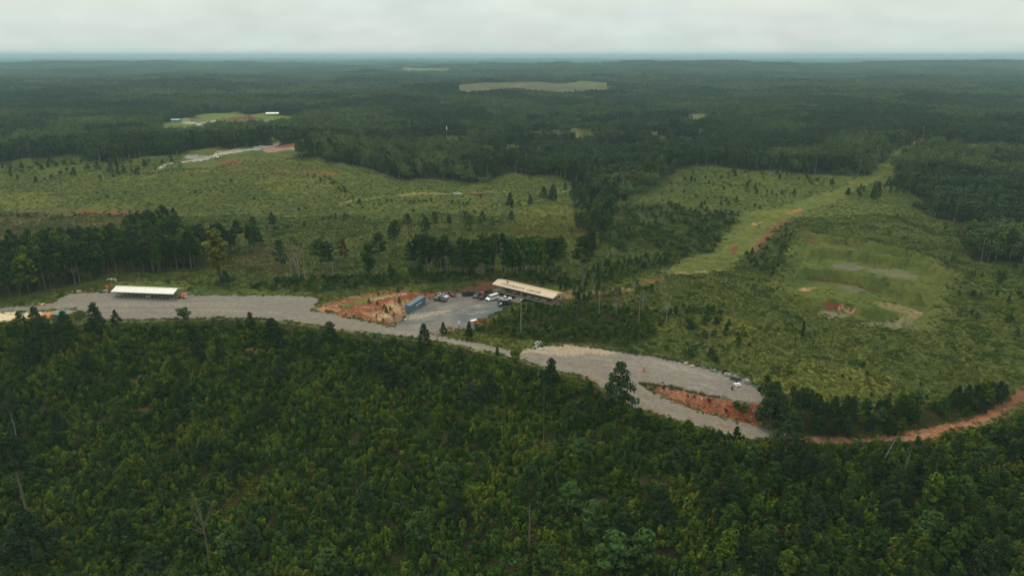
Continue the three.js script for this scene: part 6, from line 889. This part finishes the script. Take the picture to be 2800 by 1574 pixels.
zone(G([[1560, 500], [1660, 540], [1690, 590], [1640, 660], [1680, 700], [1600, 690], [1560, 560]]), 4.6, 0.6, ['pine', 'broad', 'young', 'snag', 'sapling'], 5, 12, { pine: 'pine of the loose stand running down from the wood', broad: 'leafy tree of the loose stand running down from the wood', sapling: 'sapling of the loose stand running down from the wood', young: 'young pine of the loose stand running down from the wood', dead: 'bare trunk of the loose stand running down from the wood' }, 'loose stand below the wood');
zone(G([[1380, 560], [1560, 520], [1570, 545], [1400, 590]]), 7, 0.45, ['snag', 'pine', 'young', 'snag'], 6, 12, { dead: 'bare trunk in the thin line across the field', pine: 'slim pine in the thin line across the field', young: 'young pine in the thin line across the field' }, 'thin tree line across the field');
zone(G([[2300, 530], [2450, 505], [2480, 530], [2420, 550], [2320, 545]]), 6, 0.55, ['young', 'broad'], 4, 8, { young: 'young pine in the clump right of the grass ride', broad: 'small tree in the clump right of the grass ride' }, 'clump right of the grass ride');
zone(G([[2440, 500], [2560, 590], [2640, 690], [2660, 760], [2620, 760], [2600, 640], [2500, 560]]), 7, 0.35, ['shrub', 'young'], 2, 4, { shrub: 'shrub along the foot of the right wood', young: 'young pine along the foot of the right wood' }, 'growth along the right wood');
zone(G([[2600, 760], [2700, 730], [2900, 740], [2900, 1000], [2760, 940], [2640, 880], [2590, 800]]), 6.0, 0.6, ['shrub', 'sapling', 'young', 'shrub'], 2.2, 5.5, { shrub: 'shrub on the rough ground below the right wood', broad: 'young tree on the rough ground below the right wood', young: 'young pine on the rough ground below the right wood' }, 'rough ground below the right wood', { shrubScale: 0.7, clump: -0.2, grain: 30 });
zone(farScrub, 9, 0.5, ['young', 'broad', 'shrub'], 3, 8, { young: 'young pine on the scrubland by the far road', broad: 'small tree on the scrubland by the far road', shrub: 'bush on the scrubland by the far road' }, 'scrubland by the far road', { shrubScale: 0.6 });
zone(G([[0, 500], [430, 470], [900, 450], [1080, 500], [1500, 520], [1400, 580], [900, 640], [720, 600], [0, 620]]), 9, 0.6, ['shrub', 'shrub', 'young'], 1.2, 3.0, { shrub: 'small bush dotted over the wide grass field', young: 'small pine dotted over the wide grass field' }, 'bushes dotted over the wide field', { clump: 0.62 });
zone(G([[2150, 610], [2300, 540], [2480, 560], [2600, 650], [2600, 720], [2400, 660], [2200, 625]]), 16, 0.3, ['shrub', 'dead'], 1.6, 3, { shrub: 'small bush in the field above the range', dead: 'grey dead bush in the field above the range' }, 'bushes above the range');
zone(G([[2100, 960], [2500, 900], [2790, 960], [2740, 1040], [2400, 1090], [2150, 1050]]), 4, 0.6, ['nearshrub'], 0.8, 1.7, { shrub: 'low bush in the right field' }, 'low bushes in the right field', { clump: 0.35, grain: 22 });
for (const [X, Y, h] of [[1450, 395, 1.6], [1590, 480, 2], [1640, 560, 2.2], [1720, 520, 1.8], [1905, 360, 2.6], [1280, 370, 2], [1430, 660, 1.2], [1790, 640, 1.4], [1575, 730, 1.2], [1470, 205, 1.6], [1880, 140, 2.2], [800, 610, 0.8], [975, 635, 0.8]]) plant('nearpine', onGround(...ck(X, Y)), h, { v: Math.floor(tr() * 3), w: 1.1, leaf: 'fresh', group: 'small pines on the red clay', label: 'small bright pine growing on the red clay bank' });
for (const [X, Y, h] of [[500, 690, 1], [1350, 930, 1], [1860, 1050, 2.2], [2000, 1130, 2.4], [1920, 1090, 1.6], [1660, 1110, 0.9], [1080, 850, 0.8], [960, 850, 0.7]]) plant('nearshrub', onGround(...cb(X, Y)), h, { w: 1.3, group: 'shrubs on the red bank', label: 'green shrub growing on the red bank under the right gravel yard' });
// the first trees of the big wood, as seen from the fields
{
  const labelOf = { pine: 'pine at the front edge of the big wood', broad: 'leafy tree at the front edge of the big wood', dead: 'bare grey trunk at the front edge of the big wood' };
  const e = openLine(bigWood.slice(0, -2), 6);
  for (const [x, z] of e) for (let k = 0; k < 3; k++) { const q = [x + R(-6, 6, tr), z - 3 - k * 6 + R(-3, 3, tr)]; if (z > -800 && inView(...q) && inside(bigWood, ...q) && !clearings.some((c) => inside(c, ...q)) && tr() < 0.8) { const kind = ['pine', 'broad', 'broad', 'pine', 'snag'][Math.floor(tr() * 5)]; plant(kind, toXZ(...q), R(11, 16, tr), { label: labelOf[FAMILY[kind]], group: 'front edge of the big wood', bark: 2 }); } }
}

// --- put them in: the largest-looking of each family one by one, the rest as woodland
{
  const byFamily = {}; for (const p of plants) (byFamily[FAMILY[p.kind]] ??= []).push(p);
  const m4 = new THREE.Matrix4(), q = new THREE.Quaternion(), s3 = new THREE.Vector3(), e = new THREE.Euler(), tint = new THREE.Color();
  const leafOf = (p) => (p.leaf ? LEAF[p.leaf][0] : LEAF[FAMILY[p.kind] === 'pine' || FAMILY[p.kind] === 'young' ? 'pine' : 'broad'][p.tone % 4]);
  for (const [fam, list] of Object.entries(byFamily)) {
    list.sort((a, b) => b.seen - a.seen);
    const tones = fam === 'pine' || fam === 'young' ? ['green', 'dark', 'fresh green', 'grey-green'] : fam === 'dead' ? [''] : ['mid-green', 'dark green', 'yellow-green', 'blue-green'];
    const shown = list.slice(0, 300), groups = {}; for (const p of shown) if (p.group) (groups[p.label] ??= []).push(p);
    for (const set of Object.values(groups)) { // which one: its height and tone, then its place within its stand
      const us = set.map((p) => p.p[0] / -p.p[2]).sort((a, b) => a - b), ds = set.map((p) => p.p[2]).sort((a, b) => a - b), hs = set.map((p) => p.h).sort((a, b) => a - b), cut = (A, v, names) => names[Math.min(names.length - 1, Math.floor((A.indexOf(v) / A.length) * names.length))];
      if (set.length > 1) for (const p of set) { const size = cut(hs, p.h, ['short', 'middling', 'tall']), tone = p.leaf ? '' : tones[p.tone % tones.length], where = `${cut(ds, p.p[2], ['back', 'middle', 'front'])} ${cut(us, p.p[0] / -p.p[2], ['leftmost', 'left', 'right', 'rightmost'])}`; const words = (t) => t.split(' ').length, tn = /dark|bright|grey|pale|green/.test(p.label) ? '' : tone, full = `${size} ${tn} ${p.label}, ${where}`.replace(/\s+/g, ' '), less = `${size} ${p.label}, ${where}`; p.label = words(full) <= 16 ? full : words(less) <= 16 ? less : `${p.label}, ${where}`; }
    }
    for (const p of shown) {
      const pr_ = protos[p.kind][p.v], k = p.h / pr_.h;
      const o = thing(NAME[fam][0], p.label, NAME[fam][1], p.p, p.turn, p.boostless ? undefined : p.group); o.scale.set(k * p.w, k, k * p.w); if (p.lean) { o.rotation.set(0, 0, p.lean); }
      const bk = bark[p.bark ?? (fam === 'pine' ? 0 : 1)];
      part('trunk', pr_.trunk, bk, o); part(pr_.dead ? 'branches' : 'crown', pr_.crown, pr_.dead ? bk : leafOf(p), o);
    }
    const rest = list.slice(300); if (!rest.length) continue;
    const grp = new THREE.Group(); grp.name = { pine: 'pine_woodland', young: 'young_pine_growth', broad: 'broadleaf_woodland', shrub: 'shrub_growth', sapling: 'sapling_growth', dead: 'dead_woodland' }[fam]; grp.userData = { kind: 'stuff', label: 'more distant trees and bushes of the woods and fields', category: 'woodland' }; scene.add(grp);
    const keyed = {}; for (const p of rest) (keyed[p.kind + p.v] ??= []).push(p);
    for (const set of Object.values(keyed)) {
      const pr_ = protos[set[0].kind][set[0].v];
      for (const [nm, geo, m] of [['trunk', pr_.trunk, bark[1]], [pr_.dead ? 'branches' : 'crown', pr_.crown, pr_.dead ? bark[2] : white]]) {
        const im = new THREE.InstancedMesh(geo, m, set.length); im.name = nm; im.userData.kind = 'stuff'; im.castShadow = im.receiveShadow = true;
        set.forEach((p, i) => { const k = p.h / pr_.h; e.set(0, p.turn, 0); im.setMatrixAt(i, m4.compose(new THREE.Vector3(...p.p), q.setFromEuler(e), s3.set(k * p.w, k, k * p.w))); if (m === white) im.setColorAt(i, tint.copy(leafOf(p).color)); });
        grp.add(im);
      }
    }
  }
}
// ---------------------------------------------------------------- undergrowth, grass and the far woods
function spread(name, label, category, sets) { // sets: [geometry, [[x, y, z, turn, sx, sy, r, g, b], ...]]
  const grp = new THREE.Group(); grp.name = name; grp.userData = { kind: 'stuff', label, category }; scene.add(grp);
  const m4 = new THREE.Matrix4(), q = new THREE.Quaternion(), e = new THREE.Euler(), c = new THREE.Color();
  for (const [geo, list] of sets) { if (!list.length) continue; const im = new THREE.InstancedMesh(geo, white, list.length); im.name = 'foliage'; im.userData.kind = 'stuff'; im.castShadow = im.receiveShadow = true; list.forEach((a, i) => { e.set(0, a[3], 0); im.setMatrixAt(i, m4.compose(new THREE.Vector3(a[0], a[1], a[2]), q.setFromEuler(e), new THREE.Vector3(a[4], a[5], a[4]))); im.setColorAt(i, c.setRGB(a[6], a[7], a[8])); }); grp.add(im); }
}
const bareLines = [];
const gravelPolys = Object.values(surf).map((s) => ({ poly: s.poly, b: boundsOf(s.poly, 0.3) }));
const onGravel = (x, z) => gravelPolys.some(({ poly, b }) => x > b[0] && x < b[1] && z > b[2] && z < b[3] && inside(poly, x, z));
// plans of how much grows: red = grass and weeds
const growth = new Plan(-700, -1000, 1400, 930, 1400, 930, '#fff');
growth.poly(bigWood, '#000').poly(leftWood, '#888');
for (const c of clearings) growth.poly(c, '#555');
growth.poly(corridor, '#6a6a6a').poly(rangeFloor, '#808080').poly(lawn, '#606060').poly(behindLot, '#777');

growth.poly(G([c5(1080, 920), c5(1330, 940), c5(1750, 1010), c5(1740, 1060), c5(1300, 990), c5(1100, 960)]), '#111').poly(G([c5(960, 1260), c5(1240, 1310), c5(1040, 1345)]), '#111');
growth.poly(clayWedge, '#181818').poly(clayBank, '#0a0a0a').poly(G([ck(650, 400), ck(930, 390), ck(1500, 215), ck(2250, 140), ck(2060, 175), ck(1250, 330), ck(900, 470)]), '#777');
growth.line(G([[225, 578], [300, 580], [378, 583]]), 6, '#000').line(G([[636, 463], [734, 467], [925, 472]]), 5, '#111').line(G([[59, 577], [524, 578]]), 3, '#333').line(G([[930, 557], [1100, 533], [1250, 529], [1560, 520]]), 4, '#222');
growth.line(G([[1278, 797], [1320, 788], [1350, 780]]), 6, '#000').line(G([[1530, 806], [1640, 800], [1720, 790]]), 4, '#222').line(G([cm(2200, 860), cm(2340, 700), cm(2440, 610), cm(2534, 540)]), 4, '#111').poly(G([cm(1980, 840), cm(2040, 800), cm(2065, 830), cm(2020, 862)]), '#000').line(G([cm(1100, 1170), cm(1325, 1135)]), 3, '#111').poly(G([[130, 850], [215, 848], [180, 862], [60, 880], [-100, 888], [-100, 853]]), '#050505').poly(G([c4(70, 300), c4(400, 268), c4(800, 322), c4(400, 350)]), '#000');
growth.poly(G([[1345, 786], [1535, 810], [1520, 830], [1440, 828], [1345, 800]]), '#111');
for (const [sx, sy, r] of [[690, 960, 1.6], [680, 1000, 1.3], [660, 1050, 1.2], [390, 1040, 1.6], [400, 1120, 0.9], [990, 1235, 1], [830, 1390, 1.1], [2110, 1435, 1]]) growth.blot(...G2(sx, sy), r, '#222', 1, 2, 0.4);
growth.read();
const stands = new Plan(-700, -1000, 1400, 930, 1400, 930, '#000'); for (const q of dryStands) stands.poly(q, '#888'); for (const q of yellowStands) stands.poly(q, '#fff'); stands.read();
{
  const g = mulberry(777);
  // shapes of the undergrowth
  const tuft = (seed, n, w, h, size, aspect) => leaves([{ c: [0, h * 0.45, 0], r: [w, h * 0.55, w], n, size, aspect, tone: [1, 1, 1] }, { c: [w * 0.5, h * 0.6, -w * 0.3], r: [w * 0.5, h * 0.5, w * 0.5], n: Math.round(n / 2), size, aspect, tone: [1.06, 1, 0.9] }, { c: [-w * 0.4, h * 0.4, w * 0.5], r: [w * 0.6, h * 0.4, w * 0.6], n: Math.round(n / 2), size, aspect, tone: [0.95, 1, 1] }], seed);
  const U = [tuft(601, 50, 0.8, 0.9, 0.22, 0.6), tuft(602, 60, 0.75, 1.6, 0.21, 0.65), tuft(603, 44, 1.0, 0.7, 0.2, 0.7), tuft(604, 66, 0.65, 2.1, 0.26, 0.7), tuft(605, 40, 0.85, 0.8, 0.3, 0.25)];
  const sets = U.map((x) => [x, []]);
  const pal = [[0.041, 0.078, 0.005], [0.03, 0.06, 0.005], [0.082, 0.118, 0.007], [0.036, 0.075, 0.011], [0.088, 0.104, 0.009], [0.048, 0.088, 0.022], [0.07, 0.06, 0.015]];
  const step = 1.12;
  for (let z = -275; z < -84; z += step) for (let x = -260; x < 250; x += step) {
    const px = x + R(0, step, g), pz = z + R(0, step, g);
    if (!inView(px, pz, 10)) continue;
    const f = pz - edgeZ(px); if (f < -0.6 || onGravel(px, pz)) continue;
    if (f < 3.5 && g() < 0.75 - f * 0.15) continue;
    if (growth.at(px, pz) < 0.3 && g() < 0.8) continue;
    const n1 = noise2(px / 13, pz / 13), n2 = noiseB(px / 6, pz / 6), n3 = noise2(px / 40 + 30, pz / 40);
    if (n1 * 0.4 + n2 * 0.6 < -0.42 && g() < 0.8) continue;
    const k = f < 6 ? (g() < 0.6 ? 4 : 2) : n2 > 0.45 ? 3 : n1 > 0.35 ? 1 : n1 < -0.4 ? (g() < 0.5 ? 4 : 2) : Math.floor(g() * 4);
    const ci = n3 > 0.5 && g() < 0.5 ? 4 : n2 < -0.5 && g() < 0.6 ? 5 : n1 > 0.5 && g() < 0.5 ? 2 : g() < 0.012 ? 6 : Math.floor(g() * 4), c = pal[ci], m = R(0.75, 1.25, g) * (1 + 0.3 * n2 * n1 + 0.2 * n3), s = R(0.6, 1.5, g) * (f < 6 ? 0.7 : 1);
    sets[k][1].push([px, heightAt(px, pz) - 0.1, pz, g() * 6.28, s, s * R(0.6, 1.5, g) * (f < 6 ? 0.6 : 1), c[0] * m, c[1] * m, c[2] * m]);
  }
  spread('hillside_undergrowth', 'thick green undergrowth covering the near hillside', 'undergrowth', sets);
  // weeds and tall grass of the fields
  const F = [tuft(611, 50, 0.95, 0.5, 0.17, 0.35), tuft(612, 46, 1.1, 0.42, 0.19, 0.25), tuft(613, 50, 0.9, 0.9, 0.18, 0.6)], fs = F.map((x) => [x, []]), ms = F.map((x) => [x, []]);
  const fpal = [[0.082, 0.106, 0.018], [0.072, 0.1, 0.018], [0.1, 0.114, 0.019], [0.056, 0.087, 0.016], [0.092, 0.092, 0.022]];
  const place = (sets2, px, pz, size) => {
    const n1 = noise2(px / 40 + 3, pz / 40), n2 = noiseB(px / 13, pz / 13), d = growth.at(px + 3 * noiseB(px / 4, pz / 4) + R(-2, 2, g), pz + 3 * noise2(px / 4, pz / 4) + R(-2, 2, g)); if (g() > d || onGravel(px, pz)) return;
    const ci = n1 > 0.4 ? (g() < 0.6 ? 2 : 0) : n2 < -0.35 ? 3 : Math.floor(g() * 5), stand = stands.at(px + R(-4, 4, g), pz + R(-4, 4, g)), c = stand > 0.8 && g() < 0.7 ? [0.128, 0.128, 0.018] : stand > 0.3 && g() < 0.7 ? [0.11, 0.092, 0.03] : fpal[size > 1.2 && ci === 3 ? 1 : ci], m = R(0.9, 1.1, g), k = (n2 < -0.3 && g() < 0.6 && size < 1.2) ? 2 : g() < 0.5 ? 0 : 1, s = size * R(0.7, 1.3, g);
    sets2[k][1].push([px, heightAt(px, pz) - 0.08, pz, g() * 6.28, s, s * R(0.6, 1.1, g) * (d < 0.55 ? 0.32 : 0.9), c[0] * m, c[1] * m, c[2] * m]);
  };
  for (let z = -440; z < -120; z += 1.5) for (let x = -370; x < 370; x += 1.5) { const px = x + R(0, 1.5, g), pz = z + R(0, 1.5, g); if (inView(px, pz, 10) && pz < edgeZ(px) - 0.6) place(fs, px, pz, 1); }
  // weeds creeping over the ragged edges of the gravel
  for (const [k, sf] of Object.entries(surf)) for (const [x, z] of sf.poly) for (let i = 0; i < 4; i++) {
    const px = x + R(-1.1, 1.1, g), pz = z + R(-1.1, 1.1, g); if (noise2(px / 5, pz / 5) < -0.15 || Object.entries(surf).some(([q, o]) => q !== k && inside(o.poly, px, pz))) continue;
    const c = fpal[Math.floor(g() * 5)], s = R(0.3, 0.7, g); fs[Math.floor(g() * 3)][1].push([px, heightAt(px, pz), pz, g() * 6.28, s, s * R(0.5, 1, g), c[0], c[1], c[2]]);
  }
  spread('field_weeds', 'tall grass and weeds covering the nearer fields', 'weeds', fs);
  for (let z = -960; z < -440; z += 3.0) for (let x = -690; x < 690; x += 3.0) { const px = x + R(0, 3, g), pz = z + R(0, 3, g); if (inView(px, pz, 10)) place(ms, px, pz, 1.25); }
  spread('field_grass', 'rough grass covering the wide fields beyond the pine row', 'grass', ms);
}
{ // the big wood: patches of crowns out to the horizon
  const woods = new Plan(-6000, -6000, 12000, 6000, 2000, 1000, '#000'); woods.poly(bigWood, '#fff'); for (const c of clearings) woods.poly(c, '#000'); woods.poly(corridor, '#000'); woods.read();
  const fine = new Plan(-1000, -1500, 2000, 1500, 1000, 750, '#000'); fine.poly(bigWood, '#fff').poly(scrubWood, '#777'); for (const c of clearings) fine.poly(c, '#000'); fine.poly(corridor, '#000').line(G([cf(0, 1020), cf(900, 822), cf(1600, 722), cf(1960, 622)]), 14, '#000').line(G([cf(650, 370), cf(640, 310), cf(1020, 228)]), 16, '#000'); fine.read();
  const g = mulberry(31337);
  const patch = (seed, size, n, per, ls, kind, h0, h1) => { const r = mulberry(seed), cl = []; for (let i = 0; i < n; i++) { const x = R(-size / 2, size / 2, r), z = R(-size / 2, size / 2, r), h = R(h0, h1, r), w = kind ? R(2.6, 4.0, r) : R(1.7, 2.6, r), lum = R(0.8, 1.2, r), tone = [lum * R(0.9, 1.12, r), lum, lum]; cl.push({ c: [x, h * 0.74, z], r: [w, h * 0.24, w], n: Math.round(per * 0.55), size: ls, aspect: 0.7, tone }, { c: [x + R(-1, 1, r), h * 0.5, z + R(-1, 1, r)], r: [w * 1.15, h * 0.22, w * 1.15], n: Math.round(per * 0.45), size: ls, aspect: 0.7, tone }); } return leaves(cl, seed + 1); };
  const A = [0, 1, 2, 3, 4, 5].map((k) => patch(700 + k * 3, 15, k % 2 ? 7 : 9, 130, 0.62, k % 2, 10, 16)), trunks = merge([...Array(9)].map((_, i) => limb([[R(-7, 7, g), -1, R(-7, 7, g)], [R(-7, 7, g) * 0.05 + i - 4, 11, i * 1.5 - 6]].map((p, k, a) => (k ? [a[0][0] + R(-0.3, 0.3, g), 11, a[0][2]] : p)), 0.17, 0.08, 5)));
  const B = [0, 1, 2, 3].map((k) => patch(740 + k * 3, 40, 46, 34, 1.5, k % 2, 9, 17)), D = [0, 1, 2].map((k) => patch(760 + k * 3, 120, 220, 9, 3.6, k % 2, 9, 18));
  const young = [0, 1].map((k) => patch(780 + k * 3, 15, 12, 60, 0.55, 0, 3.5, 8));
  const a = A.map((x) => [x, []]), b = B.map((x) => [x, []]), d = D.map((x) => [x, []]), y = young.map((x) => [x, []]), stems = [];
  const pine = [0.042, 0.068, 0.024], leafy = [0.078, 0.108, 0.028];
  const put = (sets, px, pz, flat) => { const n = noise2(px / 420 + 5, pz / 300), n2 = noiseB(px / 120, pz / 90), n4 = noise2(px / 1300 - 4, pz / 700 + 2), k = (n + n2 * 0.4 > 0.05 ? 1 : 0), list = sets.filter((_, i) => i % 2 === k), s = list[Math.floor(g() * list.length)] ?? sets[0], base = k ? leafy : pine, m = R(0.85, 1.18, g) * (1 + 0.22 * n2 + 0.25 * n4); s[1].push([px, heightAt(px, pz) - 0.5, pz, Math.floor(g() * 4) * 1.5708 + R(-0.2, 0.2, g), flat, R(0.85, 1.12, g), base[0] * m * R(0.9, 1.15, g), base[1] * m, base[2] * m]); };
  for (let z = -1620; z < -300; z += 13) for (let x = -1250; x < 1250; x += 13) { const px = x + R(0, 6, g), pz = z + R(0, 6, g); if (!inView(px, pz, 30)) continue; const q = Math.abs(px) < 995 && pz > -1490 ? fine.at(px, pz) : woods.at(px, pz); if (q > 0.8) { put(a, px, pz, 1); if (pz > -760) stems.push([px, heightAt(px, pz) - 0.3, pz, g() * 6, 1, 1, 0.1, 0.08, 0.06]); } else if (q > 0.3 && g() < 0.8) put(g() < 0.15 ? a : y, px, pz, 1); }
  for (let z = -4600; z < -1610; z += 36) for (let x = -3500; x < 3500; x += 36) { const px = x + R(0, 14, g), pz = z + R(0, 14, g); if (inView(px, pz, 80) && woods.at(px, pz) > 0.5) put(b, px, pz, 1); }
  for (let z = -14800; z < -4550; z += 108) for (let x = -11000; x < 11000; x += 108) { const px = x + R(0, 40, g), pz = z + R(0, 40, g); if (inView(px, pz, 200)) put(d, px, pz, 1); }
  spread('big_wood', 'unbroken mixed wood rolling away towards the horizon', 'forest', [...a, ...b, ...d]);
  spread('young_wood', 'thin young growth inside the big wood', 'forest', y);
  { const grp = new THREE.Group(); grp.name = 'wood_stems'; grp.userData = { kind: 'stuff', label: 'bare stems inside the big wood', category: 'forest' }; scene.add(grp); const im = new THREE.InstancedMesh(trunks, bark[1], stems.length); im.name = 'stems'; im.userData.kind = 'stuff'; const m4 = new THREE.Matrix4(); stems.forEach((s, i) => im.setMatrixAt(i, m4.makeRotationY(s[3]).setPosition(s[0], s[1], s[2]))); im.castShadow = im.receiveShadow = true; grp.add(im); }
}

renderer.render(scene, camera);
